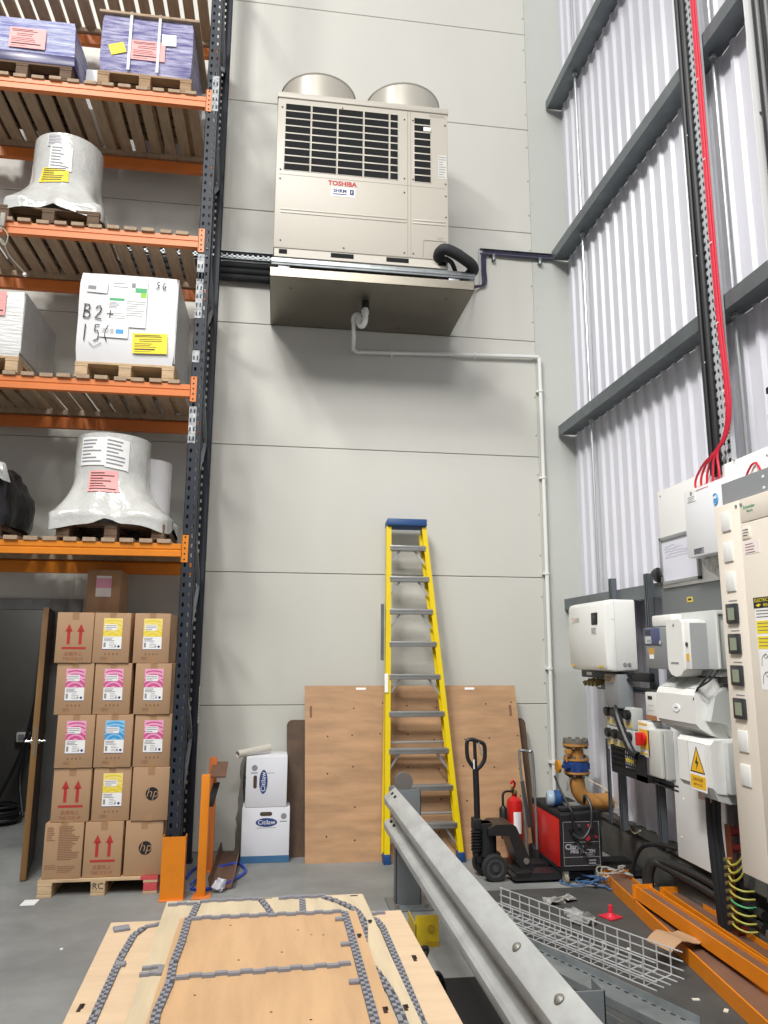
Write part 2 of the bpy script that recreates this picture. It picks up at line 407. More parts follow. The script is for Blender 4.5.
for i, z in enumerate(LV):
    for fr in (True, False):
        y0 = 5.853 if fr else 6.70
        t = thing('rack_beam', '%s orange %s beam of the rack, counting levels from the floor' % (nm[i], 'front' if fr else 'rear'), 'beam', (-2.1, y0, z-.15), 'orange rack beams')
        b = MB(); F = Matrix(((0, 0, 1, 0), (1, 0, 0, 0), (0, 1, 0, 0), (0, 0, 0, 1)))
        sg = 1 if fr else -1
        ya = y0 if fr else y0+.05
        zb, hh = (z-.125, .098) if fr else (z-.185, .112)
        k = hh/.15
        poly = [(0, 0), (0, .062*k), (.006*sg, .07*k), (.006*sg, .08*k), (0, .088*k), (0, .15*k), (.03*sg, .15*k), (.05*sg, .128*k), (.05*sg, 0)]
        b.prism(poly, Matrix.Translation((-3.45, ya, zb)) @ F, 3.45-.737)
        m = M_orange if i > 0 else M_orange2
        rl = b.build('rail', m, t)
        for xx in (-.735, -3.45):
            b = MB(); ye = 5.846 if fr else 6.752
            s2 = 1 if xx > -1 else -1
            xa, xb = (xx-.004, xx+.046) if s2 > 0 else (xx-.046, xx+.004)
            b.box(xa, xb, ye, ye+.004*sg, zb-.045, zb+.165); b.box(xx-.006*s2, xx, ye, ye+.07*sg, zb-.045, zb+.165)
            b.mi = 1
            for q in range(5): b.box((xa+xb)/2-.006, (xa+xb)/2+.006, ye-.001*sg, ye, zb-.03+q*.043, zb-.017+q*.043)
            b.build('end_connector', [m, M_blkm], rl)
    t = thing('slatted_deck', '%s slatted timber deck of the rack, counting from the floor' % nm[i], 'rack deck', (-2.1, 6.3, z), 'slatted timber decks of the rack')
    b = MB(); x = -.82; rr = random.Random(i)
    while x > -3.42:
        wdt = .098+rr.uniform(-.006, .006)
        b.box(x-wdt, x, 5.835+rr.uniform(-.008, .008), 6.765, z-.027, z+.004, .002, 1); x -= .138+rr.uniform(-.004, .004)
    b.build('slats', M_slat, t)
    b = MB(); b.box(-3.4, -.80, 6.68, 6.745, z-.072, z-.027); b.build('batten', M_slat, t)
b = MB(); b.box(-.634, -.632, 6.68, 6.75, 1.10, 1.40); b.mi = 1
for k in range(9): b.box(-.6322, -.6315, 6.69, 6.74, 1.12+k*.03, 1.13+k*.03)
b.mi = 2; b.box(-.6322, -.6315, 6.69, 6.74, 1.30, 1.33); b.mi = 3; b.box(-.6322, -.6315, 6.69, 6.715, 1.2, 1.23)
b.build('load_notice', [mat('pale_notice', '#d9dccb', .6), M_greyink, M_yel, M_rink], up1, label='pale printed load notice')

def pallet(name, label, x0, x1, y0, y1, z, group=None, m=None, red=False, h=.144, mark=None):
    m = m or M_pallet
    t = thing(name, label, 'pallet', ((x0+x1)/2, (y0+y1)/2, z), group)
    b = MB(); n = 7; wd = .1
    for k in range(n):
        yy = y0+(y1-y0-wd)*k/(n-1); b.box(x0, x1, yy, yy+wd, z+h-.02, z+h, .002, 1)
    b.build('deck_boards', m, t)
    for i, xx in enumerate((x0, (x0+x1)/2-.05, x1-.1)):
        b = MB(); b.box(xx, xx+.1, y0, y1, z, z+.02, .002, 1); b.box(xx, xx+.1, y0, y1, z+h-.04, z+h-.02, .002, 1); b.build('runner', m, t)
        for j, yy in enumerate((y0+.001, (y0+y1)/2-.06, y1-.121)):
            b = MB(); b.box(xx+.002, xx+.098, yy, yy+.12, z+.02, z+h-.04, .004, 1)
            mm = [m]
            if j == 0 and i == 1 and mark:
                mm = [m, M_ink]; b.mi = 1; b.text(mark, .06, FR(xx+.05, yy-.0005, z+.062), .0005)
            if red and i == 2 and j == 0: mm = [M_red_end]
            b.build('block', mm, t, label='red sprayed block' if red and i == 2 and j == 0 else None)
    if red:
        b = MB(); b.box(x1-.12, x1+.001, y0-.001, y0+.101, z+h-.0205, z+h+.0006); b.build('red_paint_patch', M_red_end, t, label='red sprayed corner of the boards')
    return t
def lines(b, F, x0, x1, y, n, dy, h=.004, ext=.0006, seed=0):
    rr = random.Random(seed)
    M0 = b.M; b.M = M0 @ F
    for k in range(n):
        e = x0+(x1-x0)*rr.uniform(.55, 1)
        b.box(x0, e, y-k*dy-h/2, y-k*dy+h/2, 0, ext)
    b.M = M0
def freight_label(parent, F, w, h, m, title='', seed=0, big=None, label=None):
    b = MB(); M0 = b.M; b.M = F; b.box(-w/2, w/2, -h/2, h/2, 0, .0015); b.M = M0; b.mi = 1
    FF = F @ Matrix.Translation((0, 0, .0015))
    lines(b, FF, -w*.44, w*.44, h*.40, 2, h*.07, h*.035, seed=seed)
    lines(b, FF, -w*.30, w*.40, h*.2, 2, h*.09, h*.03, seed=seed+1)
    lines(b, FF, -w*.44, w*.30, -h*.02, 3, h*.08, h*.025, seed=seed+2)
    lines(b, FF, -w*.44, w*.46, -h*.30, 1, h*.1, h*.06, seed=seed+3)
    lines(b, FF, -w*.44, w*.2, -h*.41, 1, h*.1, h*.02, seed=seed+4)
    return b.build('freight_label', [m, M_ink], parent, label=label)

# --- loads on the rack
def wrapped_box(name, label, cat, x0, x1, y0, y1, z0, z1, m, group=None, taper=.0, lean=0.0, sd=0):
    t = thing(name, label, cat, ((x0+x1)/2, (y0+y1)/2, z0), group)
    b = MB(); nx, nz = 10, 8; rings = []
    for k in range(nz+1):
        f = k/nz; z = z0+(z1-z0)*f; e = -.012 if k in (0, nz) else 0; ring = []
        X0, X1, Y0, Y1 = x0-e*1, x1+e*1, y0-e, y1+e
        X1 += lean*f
        for i in range(nx): ring.append((X0+(X1-X0)*i/nx, Y0, z))
        for i in range(nx): ring.append((X1, Y0+(Y1-Y0)*i/nx, z))
        for i in range(nx): ring.append((X1-(X1-X0)*i/nx, Y1, z))
        for i in range(nx): ring.append((X0, Y1-(Y1-Y0)*i/nx, z))
        rings.append(ring)
    b.loft(rings)
    from mathutils import noise
    for v in b.bm.verts:
        if z0+.01 < v.co.z: v.co += noise.noise_vector(v.co*7+Vector((sd, 0, 0)))*.006
    b.build('wrapped_stack', m, t, 1.0)
    return t
GP = 'pallets on the rack levels'
# top-left pair (fourth level)
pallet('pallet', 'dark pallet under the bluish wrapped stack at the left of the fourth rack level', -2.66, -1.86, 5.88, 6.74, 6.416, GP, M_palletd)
t = wrapped_box('wrapped_load', 'bluish white stretch-wrapped stack with a pink label, upper left rack level', 'load', -2.66, -1.845, 5.885, 6.72, 6.562, 6.99, M_bluew, lean=-.02)
freight_label(t, FR(-2.235, 5.872, 6.78), .29, .19, M_pink, seed=3, label='pink label')
b = MB(); b.box(-2.665, -1.84, 5.88, 6.725, 6.561, 6.66, .01); b.build('shaded_wrap_band', mat('shaded_purple_wrap', '#4a4672', .3, 0, (6, .3)), t)  # shade along the stack's foot, painted in as a darker band
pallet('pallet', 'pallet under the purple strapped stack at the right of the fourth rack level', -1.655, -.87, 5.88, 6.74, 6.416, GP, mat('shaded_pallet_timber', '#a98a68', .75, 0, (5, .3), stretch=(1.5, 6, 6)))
t = wrapped_box('wrapped_load', 'purple and white shrink-wrapped stack with yellow and pink labels under a board lid', 'load', -1.645, -.88, 5.885, 6.72, 6.562, 7.12, M_purple, sd=4)
b = MB(); b.box(-1.675, -.83, 5.865, 6.74, 7.12, 7.145, .003); b.build('lid_board', M_slat, t)
freight_label(t, FR(-1.25, 5.877, 6.79), .285, .19, M_pink, seed=9, label='pink label')
b = MB(); b.M = FR(-1.51, 5.877, 6.78, .35); b.box(-.06, .07, -.05, .05, 0, .003); b.build('sticker', M_yel, t, label='yellow label')
b = MB(); b.M = FR(-1.08, 5.877, 6.92, .05); b.box(-.06, .06, -.06, .05, 0, .002); b.build('paper_docket', M_white, t)
for xx in (-1.405, -1.165):
    b = MB(); b.box(xx-.012, xx+.012, 5.868, 5.872, 6.58, 7.15); b.box(xx-.012, xx+.012, 5.864, 6.74, 7.146, 7.149); b.build('strap', mat('clear_strap', '#cfd4dc', .3), t)
b = MB(); b.box(-1.84, -1.68, 6.2, 6.7, 6.416, 6.82, .01)
tag(b.build('white_carton', M_white), 'plain white carton pushed in behind, between the two wrapped stacks of the fourth level', 'carton')

from mathutils import noise as NZ
def reel(name, label, cx, cy, r, zt, zb, hw, hd, sd, sx=0.0):
    t = thing(name, label, 'reel', (cx, cy, zb))
    b = MB(); n = 72; rings = []; N = 28
    def P(a, f, off=0):   # f 0 top .. 1 hem
        g_ = max(0, (f-.42)/.58); s_ = g_**2.1
        ca, sa = math.cos(a), math.sin(a); q = max(abs(ca)/hw, abs(sa)/hd); sq = 1/q
        rr = r*(1+.02*f)*(1-s_)+min(sq*.99, math.hypot(hw, hd)*.93)*s_
        rr += .012*g_*math.sin(a*9+sd)*(.4+f)+off
        p = Vector((cx+sx*s_+rr*ca, cy+rr*sa, zt+(zb+.11-zt)*f))
        return p
    def D(p):
        f = max(0, (zt-p.z)/(zt-zb)-.3)
        return p+NZ.noise_vector(p*9+Vector((sd, 0, 0)))*.028*f
    rings.append([(cx+.6*r*math.cos(2*PI*k/n), cy+.6*r*math.sin(2*PI*k/n), zt+.0) for k in range(n)])
    rings.append([(cx+.96*r*math.cos(2*PI*k/n), cy+.96*r*math.sin(2*PI*k/n), zt+.004) for k in range(n)])
    for k in range(N+1): rings.append([D(P(2*PI*j/n, k/N)) for j in range(n)])
    for st in (.35, .7, 1.0):
        hem = []
        for j in range(n):
            a = 2*PI*j/n; p = D(P(a, 1)); corner = abs(math.sin(2*a))
            hem.append(p+Vector((.010*math.cos(a*7), .010*math.sin(a*5), -st*(.05+.085*max(0, corner-.25)**.8*(1+.25*math.sin(7*a))))))
        rings.append(hem)
    b.loft(rings, caps=False); b.f([v for v in b.bm.verts][:n][::-1])
    b.build('plastic_wrap', M_wrap, t, 1.2)
    b = MB(); b.lathe([(.04, zb+.02), (r*.97, zb+.02), (r*.97, zt-.004), (.04, zt-.004)], (cx, cy, 0), 40); b.build('paper_roll', M_wrapw, t)
    def stick(nm, a0, wa, f0, f1, mats, seed, tilt=0, lab=None):
        b = MB(); na, nf = 14, 8
        def Q(u, v, o): 
            a = -PI/2+a0+(u-.5)*wa; f = f0+(f1-f0)*v+tilt*(u-.5); p = D(P(a, f)); nrm = (p-Vector((cx+sx*max(0, (f-.42)/.58)**2.1, cy, p.z))).normalized()
            return p+nrm*o+Vector((0, 0, o*.3))
        def patch(u0, u1, v0, v1, o):
            for i in range(na):
                for k in range(nf if v1-v0 > .2 else 1):
                    m_ = nf if v1-v0 > .2 else 1
                    ua, ub = u0+(u1-u0)*i/na, u0+(u1-u0)*(i+1)/na; va, vb = v0+(v1-v0)*k/m_, v0+(v1-v0)*(k+1)/m_
                    b.f([b.v(Q(ua, va, o)), b.v(Q(ub, va, o)), b.v(Q(ub, vb, o)), b.v(Q(ua, vb, o))])
        patch(0, 1, 0, 1, .007); b.mi = 1; rr = random.Random(seed)
        for k in range(7): patch(.06, .45+.45*rr.random(), .09+.125*k, .09+.125*k+.045, .009)
        bmesh.ops.remove_doubles(b.bm, verts=b.bm.verts, dist=1e-5)
        b.build(nm, mats, t, 1.2, label=lab)
    return t, stick
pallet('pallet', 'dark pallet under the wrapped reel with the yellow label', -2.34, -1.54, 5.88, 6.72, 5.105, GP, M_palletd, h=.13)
t, stick = reel('wrapped_reel', 'plastic-wrapped white reel with a yellow label on the third rack level', -1.94, 6.29, .283, 6.02, 5.20, .40, .42, 1)
stick('paper_docket', .06, .62, .18, .50, [M_white, M_greyink], 4, .02)
stick('paper_docket', -.12, .5, .03, .19, [M_wrapw, M_greyink], 5, .01)
stick('freight_label', -.06, .74, .47, .68, [M_yel, M_ink], 2, -.02, 'yellow label')
b = MB(); Q = [(-2.26, 5.83, 5.12), (-2.255, 5.815, 5.0), (-2.29, 5.81, 4.93), (-2.24, 5.83, 4.88), (-2.21, 5.88, 4.80), (-2.15, 5.97, 4.74), (-2.12, 6.02, 4.72)]
b.tube(smoothpath(Q), .006, 5); b.tube(smoothpath([(-2.255, 5.82, 5.0), (-2.2, 5.80, 4.92), (-2.22, 5.81, 4.84), (-2.27, 5.81, 4.90)]), .005, 5); b.box(-2.275, -2.235, 5.80, 5.83, 5.0, 5.12, .01)
b.mi = 1; b.box(-2.135, -2.105, 6.0, 6.03, 4.69, 4.72, .006)
tag(b.build('hanging_twine', [mat('grey_twine', '#a9a49a', .8), M_white]), 'frayed twine tag hanging from the front orange beam below the yellow-label reel', 'twine')
# second level
pallet('pallet', 'pale pallet under the white carton marked B2+', -1.64, -.875, 5.89, 6.72, 3.815, GP, h=.13)
t = wrapped_box('wrapped_carton', 'large white wrapped carton with B2+ handwriting and yellow label', 'carton', -1.645, -.885, 5.885, 6.72, 3.947, 4.70, M_wrapw, sd=9)
freight_label(t, FR(-1.075, 5.872, 4.115, .03), .27, .17, M_yel, seed=5, label='yellow label')
GLY = {'B': [[(0, 0), (0, 1)], [(-.1, 1), (.4, 1), (.5, .8), (.4, .58), (0, .52), (.5, .45), (.6, .2), (.45, 0), (-.05, 0)]], '2': [[(0, .75), (.1, .95), (.35, 1), (.5, .8), (.4, .5), (0, .03), (.6, 0)]], '+': [[(0, .45), (.6, .45)], [(.3, .15), (.3, .75)]],
       '1': [[(.2, 1), (.15, 0)]], '5': [[(.55, 1), (.1, 1), (.05, .6), (.35, .65), (.5, .4), (.4, .1), (0, 0)]], '(': [[(.3, 1), (.05, .7), (.0, .35), (.2, 0)]], 'S': [[(.5, .95), (.2, 1), (.05, .8), (.4, .5), (.4, .15), (0, 0)]], 'G': [[(.5, .9), (.2, 1), (0, .5), (.2, 0), (.5, .2), (.5, .45), (.3, .45)]], 'v': [[(0, 1), (.5, 0), (1.2, 1)]]}
def scrawl(parent, txt, x, y, z, h, r, dx, tilt=0):
    b = MB(); b.M = FR(x, y, z, tilt); k = 0
    for ch in txt:
        if ch != ' ':
            for st in GLY[ch]: b.tube([((k+px*.9)*h*dx, py*h, 0) for px, py in st], r, 5)
        k += 1
    return b.build('handwriting', M_ink, parent, label='black marker handwriting')
scrawl(t, 'B2+', -1.60, 5.874, 4.31, .11, .0045, .80, -.06); scrawl(t, '15(', -1.595, 5.874, 4.115, .135, .0040, .62); scrawl(t, 'SG', -1.055, 5.874, 4.595, .055, .004, .9, -.12); scrawl(t, 'v', -1.545, 5.874, 4.06, .04, .002, 2.2)
b = MB(); b.M = FR(-1.265, 5.876, 4.415); b.box(-.15, .145, -.17, .24, 0, .002); b.M = b.M @ Matrix.Translation((0, 0, .002)); b.mi = 1
b.box(-.145, -.03, .05, .072, 0, .001); b.box(.05, .14, .13, .17, 0, .001); b.mi = 2; b.box(.095, .14, .09, .13, 0, .001); b.mi = 3
M0 = b.M.copy(); b.M = Matrix()
lines(b, M0, -.145, -.06, .035, 5, .012, .005, .001, 1); lines(b, M0, -.01, .14, .05, 7, .02, .005, .001, 2); lines(b, M0, -.12, .02, .2, 2, .03, .006, .001, 3); lines(b, M0, -.14, .0, -.06, 3, .02, .004, .001, 5)
b.M = M0; b.box(.02, .05, .17, .21, 0, .001)
b.build('shipping_docket', [M_white, M_green, mat('lime_print', '#8ecb3c', .6), M_greyink], t)
b = MB(); b.M = FR(-1.37, 5.8755, 4.21, -.02); b.box(-.10, .12, -.06, .06, 0, .002); b.mi = 1
rr = random.Random(3)
for k in range(14): b.box(-.09+k*.0075, -.09+k*.0075+rr.choice((.002, .004)), -.03, .015, .002, .003)
b.mi = 2; b.box(.025, .085, -.025, .012, .002, .003); b.build('barcode_slip', [M_white, M_greyink, M_cyan], t)
b = MB(); b.M = FR(-1.515, 5.876, 4.575, -.04); b.box(-.075, .085, -.05, .045, 0, .002); b.mi = 1; b.box(-.065, -.005, -.025, .005, .002, .003); b.build('small_docket', [M_wrapw, M_greyink], t)
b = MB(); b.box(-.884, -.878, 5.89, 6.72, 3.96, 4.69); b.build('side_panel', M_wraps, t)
pallet('pallet', 'pallet under the white stack cut by the left edge of the frame', -2.82, -2.06, 5.89, 6.72, 3.815, GP, h=.14)
t = wrapped_box('wrapped_load', 'white wrapped paper stack on the second rack level at the left edge', 'load', -2.83, -2.055, 5.885, 6.72, 3.956, 4.49, mat('wrinkled_white_wrap', '#e4e4e2', .3, 0, (4, .1), (18, .5), stretch=(.5, 1, 3)), sd=3)
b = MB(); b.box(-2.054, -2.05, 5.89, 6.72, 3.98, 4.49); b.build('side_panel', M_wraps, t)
freight_label(t, FR(-2.33, 5.875, 4.38), .28, .2, M_pink, seed=12, label='pink label')
# lowest level
pallet('pallet', 'dark pallet under the wrapped reel with the pink label', -1.68, -.88, 5.90, 6.68, 2.535, GP, M_palletd, h=.12)
t, stick = reel('wrapped_reel', 'plastic-wrapped white reel with a pink label on the lowest rack level', -1.375, 6.27, .29, 3.395, 2.615, .44, .42, 5, .08)
stick('paper_docket', -.36, .72, .06, .40, [M_white, M_greyink], 9, .01)
stick('paper_docket', .30, .62, .07, .44, [M_white, M_greyink], 10, .04)
stick('freight_label', -.02, .72, .47, .73, [M_pink, M_ink], 8, .0, 'pink label')
b = MB(); b.lathe([(.02, 2.70), (.2, 2.70), (.2, 3.28), (.02, 3.28)], (-1.14, 6.52, 0), 28); b.build('second_roll', M_wrapw, t)
pallet('pallet', 'worn pallet under the black wrapped bundle at the left edge', -2.86, -2.09, 5.88, 6.70, 2.535, GP, M_palletd, h=.1)
t = thing('black_bundle', 'bundle in torn black wrap on the lowest rack level at the left edge', 'bundle', (-2.46, 6.25, 2.635))
b = MB(); rings = []
for k in range(9):
    f = k/8; z = 2.632+.50*f; s = 1-.1*f**2-(.12 if k == 8 else 0); dx = .02*math.sin(f*5)
    rings.append([(-2.46+s*(.40*max(-1, min(1, 1.25*math.cos(a))))+dx, 6.25+s*.36*max(-1, min(1, 1.25*math.sin(a))), z) for a in (2*PI*j/32 for j in range(32))])
b.loft(rings); b.wobble(.05, 6, 3); b.build('black_wrap', M_black_bag, t, 1.0)
b = MB(); rg = []
for k in range(6): rg.append([(-2.22+.04*k/5, 5.90-.03*math.sin(k), 3.13-.02*k), (-2.10+.01*k, 5.89-.02*k, 3.09-.03*k), (-2.09+.01*k, 5.92, 3.10-.03*k), (-2.21, 5.94, 3.14-.02*k)])
b.loft(rg); b.build('loose_film', M_clear, t)
b = MB(); b.box(-2.50, -2.12, 5.855, 5.863, 2.68, 2.98); b.build('paper_docket', M_white, t)

# --- ink cartons on the floor pallet
pallet('pallet', 'floor pallet with one red sprayed corner under the brown cartons', -1.60, -.785, 5.90, 6.72, 0, None, M_pallet, True, h=.115, mark='RC')
CW, CD, CH = .262, .39, .37
def carton_base(kind):
    t = thing('carton', 'x', 'carton', (0, 0, 0))
    b = MB(); b.box(-CW/2, CW/2, 0, CD, 0, CH, .004); bd = b.build('body', M_card, t, local=True)
    b = MB(); b.box(-.024, .024, -.0006, .002, CH-.055, CH+.0008); b.box(-.024, .024, .0, CD, CH, CH+.0008)
    b.build('tape', M_tape, bd, local=True)
    b = MB(); b.box(-.024, .024, -.0006, .002, 0, .05); b.build('tape', M_tape, bd, local=True)
    if kind == 'arrow':
        b = MB()
        for sx in (-.042, .042):
            b.M = FR(sx, -.0006, 0); b.box(-.011, .011, .135, .235, 0, .0008); b.prism([(-.027, .228), (.027, .228), (0, .285)], Matrix(), .0008)
        b.M = Matrix(); b.box(-.085, .085, -.0014, -.0006, .1, .116)
        b.build('printed_arrows', M_rink, t, local=True, label='two red up arrows over a bar')
        b = MB(); b.text('THIS SIDE UP', .03, FR(0, -.0008, .028), .0003, sx=.85); b.text('此面向上', .032, FR(0, -.0008, .064), .0003); b.build('lettering', mat('faded_red_ink', '#93513f', .7), t, local=True)
    elif kind == 'logo':
        b = MB(); b.M = FR(.012, -.0006, .185); b.prism([(.046*math.cos(a), .046*math.sin(a)) for a in (2*PI*k/40 for k in range(40))], Matrix(), .0008)
        b.M = Matrix(); b.mi = 1; b.text('hp', .09, FR(.012, -.0016, .190), .0004, sh=.25, off=-.001); b.build('round_logo', [M_blk, M_card], t, local=True, label='round black logo')
    elif kind == 'text':
        b = MB()
        lines(b, FR(0, -.0005, 0), -.115, -.055, .34, 8, .012, .006, .0006, 3); lines(b, FR(0, -.0005, 0), -.035, .115, .345, 20, .0115, .007, .0006, 4)
        lines(b, FR(0, -.0005, 0), -.115, -.03, .09, 3, .012, .005, .0006, 5); lines(b, FR(0, -.0005, 0), -.03, .1, .08, 4, .012, .006, .0006, 6)
        b.build('printed_text', M_cardink, t, local=True)
    elif kind == 'plain':
        b = MB(); b.box(-.06, .06, -.0016, -.0004, .15, .32); b.mi = 1; b.box(-.06, .06, -.002, -.0016, .22, .3); b.build('label', [M_white, M_lpink], t, local=True)
    else:
        a, c2 = {'yellow': (M_yprint, M_lyel), 'magenta': (M_magenta, M_lpink), 'cyan': (M_cyan, M_lcyan)}[kind]
        b = MB(); F = FR(.005, -.0006, .215); b.M = F
        b.box(-.068, .068, -.115, .115, 0, .001)          # white sheet
        b.mi = 1; b.box(-.068, .068, -.02, .040, .001, .0016); b.mi = 2; b.box(-.068, .068, .040, .115, .001, .0016)
        for k, r in enumerate((.15, .125, .095, .065, .035)):    # concentric rings printed across the colour field
            pts = []
            for q in range(25):
                an = PI*q/24
                pts.append((r*math.cos(an), -.05+r*math.sin(an)))
            for (p, q) in zip(pts[:-1], pts[1:]):
                b.mi = 2 if (p[1]+q[1])/2 < .040 else 1
                mx, my = (p[0]+q[0])/2, (p[1]+q[1])/2
                if abs(mx) < .063 and -.018 < my < .112:
                    d = math.hypot(q[0]-p[0], q[1]-p[1]); an = math.atan2(q[1]-p[1], q[0]-p[0])
                    b.obox((mx, my, .0019), (d*1.1, .010, .0006), Matrix.Rotation(an, 3, 'Z'))
        b.mi = 0; b.box(-.058, .03, .025, .070, .0022, .0028); b.mi = 3
        b.M = Matrix(); lines(b, F @ Matrix.Translation((0, 0, .0028)), -.054, .026, .060, 3, .013, .005, .0004, 2)
        lines(b, F @ Matrix.Translation((0, 0, .001)), -.06, .03, -.032, 3, .01, .005, .0006, 7); lines(b, F @ Matrix.Translation((0, 0, .001)), -.02, .03, -.066, 4, .011, .003, .0006, 8)
        b.M = F; b.box(-.06, -.045, -.10, -.065, .001, .0016); b.box(.018, .03, -.10, -.086, .001, .0016)
        b.mi = 4; b.prism([(.048+.009*math.cos(q), -.094+.009*math.sin(q)) for q in (2*PI*k/16 for k in range(16))], Matrix.Translation((0, 0, .001)), .0006)
        b.mi = 4; b.box(-.068, .068, -.1165, -.113, .0, .0012)
        b.build('label', [M_white, a, c2, M_greyink, M_navyink], t, local=True, label='%s printed label' % kind)
        b = MB(); F = FR(0, -.0005, .065)
        for k in range(4): b.M = F; b.box(-.045+k*.028, -.032+k*.028, -.008+.002*k % .004, .008, 0, .0006)
        b.M = Matrix(); lines(b, FR(0, -.0005, .035), -.07, 0, .008, 3, .008, .003, .0006, 4); b.build('printed_marks', M_cardink, t, local=True)
    return t
proto = {}
def carton(kind, x, y, z, label, group, rz=0, free=False):
    if kind not in proto:
        proto[kind] = carton_base(kind); o = proto[kind]; o.location = (x, y, z); o.rotation_euler = (0, 0, rz)
    else: o = dup(proto[kind], (x, y, z), rz)
    o['label'] = label; o['group'] = group
    return o
GC = 'brown ink cartons stacked on the floor pallet'
ZR = [.117, .489, .861, 1.233, 1.605]
rows = [[('text', -1.45, 'brown carton covered in fine print, bottom left of the stack'), ('arrow', -1.178, 'brown carton with red arrows, bottom row between the fine print and the round logo'), ('logo', -.90, 'brown carton with a round black logo in the bottom row of the stack')],
        [('arrow', -1.425, 'brown carton with red arrows, second row up above the fine-print carton'), ('yellow', -1.148, 'brown carton with a yellow label below the blue-label carton'), ('logo', -.872, 'brown carton with a round black logo in the second row up')],
        [('magenta', -1.426, 'brown carton with a magenta label left of the blue-label carton'), ('cyan', -1.157, 'brown carton with the only blue label in the stack'), ('magenta', -.882, 'brown carton with a magenta label right of the blue-label carton')],
        [('magenta', -1.462, 'brown carton with a magenta label below the topmost red-arrow carton'), ('magenta', -1.192, 'brown carton with a magenta label directly above the blue-label carton'), ('magenta', -.90, 'brown carton with a magenta label, fourth row up, beside the rack post')],
        [('arrow', -1.485, 'brown carton with red arrows at the top left of the stack'), ('yellow', -1.220, 'brown carton with a yellow label, middle of the top row'), ('yellow', -.93, 'brown carton with a yellow label at the top right of the stack')]]
for r_, row in enumerate(rows):
    for c_, (k, x, lab) in enumerate(row):
        carton(k, x, 5.915+.006*((r_*2+c_*5) % 4), ZR[r_], lab, GC, (.02, -.012, .008, -.02)[(r_+c_) % 4]*.6)
for r_ in range(5):
    for c_ in range(3):
        carton('plain', -1.465+.275*c_, 6.335, ZR[r_], 'plain brown carton in the back row hidden behind the labelled cartons', 'back row of brown cartons')
carton('plain', -1.41, 6.40, 1.977, 'brown carton with a pink-topped label perched highest, behind the stack', GC, .03)

# --- steel things around the rack foot
t = thing('post_guard', 'orange steel guard plate standing in front of the rack post foot', 'guard', (-.66, 5.76, 0))
b = MB(); F = Matrix(((1, 0, 0, 0), (0, 1, 0, 0), (0, 0, 1, 0), (0, 0, 0, 1)))
b.prism([(-.745, 5.82), (-.745, 5.73), (-.585, 5.73), (-.585, 5.82), (-.591, 5.82), (-.591, 5.736), (-.739, 5.736), (-.739, 5.82)], F, .415); b.build('shield', M_orange2, t)
b = MB(); b.box(-.75, -.58, 5.70, 5.835, 0, .008, .002); b.build('base_plate', M_orange, t)
t = thing('end_barrier', 'orange two-post steel end barrier standing beside the rack', 'barrier', (-.47, 6.25, 0))
b = MB(); b.box(-.50, -.44, 5.76, 5.82, 0, .82, .004); b.build('post', M_orange2, t)
b = MB(); b.box(-.50, -.44, 6.40, 6.46, 0, .855, .004); b.build('post', M_orange, t)
b = MB(); b.box(-.53, -.40, 5.72, 5.85, 0, .01, .002); b.build('base_plate', M_orange, t)
b = MB(); b.box(-.53, -.40, 6.36, 6.50, 0, .01, .002); b.build('base_plate', M_orange, t)
b = MB(); b.bar((-.415, 6.18, .74), (-.415, 6.46, .81), .012, .12, (1, 0, 0)); b.build('top_rail', M_rust, t, label='rusty brown top rail')
b = MB(); b.bar((-.437, 5.80, .60), (-.437, 6.42, .66), .008, .05, (1, 0, 0)); b.build('lower_rail', M_blkm, t)
b = MB(); cs = [(-.11, .07), (-.10, .075), (-.085, .012), (-.06, .0), (.06, .0), (.085, .012), (.10, .075), (.11, .07), (.09, .004), (.06, -.008), (-.06, -.008), (-.09, .004)]
b.loft([[(-.345+x*.85, 5.93, .010+z) for x, z in cs], [(-.33+x*.8, 6.95, .010+z*1.1) for x, z in cs]])
tag(b.build('steel_trough', M_rust), 'brown steel trough lying on the floor beside the orange barrier', 'trough')
b = MB(); b.ball((-.35, 5.885, .045), .045, 10); b.wobble(.03, 30); tag(b.build('paper_ball', [mat('crumpled_paper', '#d5d8e2', .7, 0, (20, .3))], smooth=0), 'crumpled paper ball on the floor in front of the brown trough', 'litter')
b = MB(); b.tube(smoothpath([(-.56, 5.95, .012), (-.45, 5.92, .012), (-.30, 6.05, .012), (-.19, 6.3, .012), (-.2, 6.45, .012), (-.26, 6.55, .02), (-.38, 6.5, .012), (-.55, 6.42, .012)], 8), .011, 6); b.tube(smoothpath([(-.56, 5.98, .03), (-.5, 6.4, .02), (-.58, 6.46, .012), (-.62, 6.2, .012)], 8), .01, 6)
tag(b.build('blue_hose', mat('blue_hose_skin', '#2c46b0', .45)), 'thin blue hose looped on the floor by the orange barrier', 'hose')
b = MB(); b.box(-1.66, -1.565, 5.75, 5.86, .0, .004); tag(b.build('paper_sheet', M_white), 'white sheet of paper on the floor in front of the pallet', 'paper')
b = MB(); b.box(-1.18, -1.165, 4.92, 4.935, 0, .006); tag(b.build('paper_scrap', M_white), 'tiny white scrap on the open floor left of the plywood boards', 'litter')

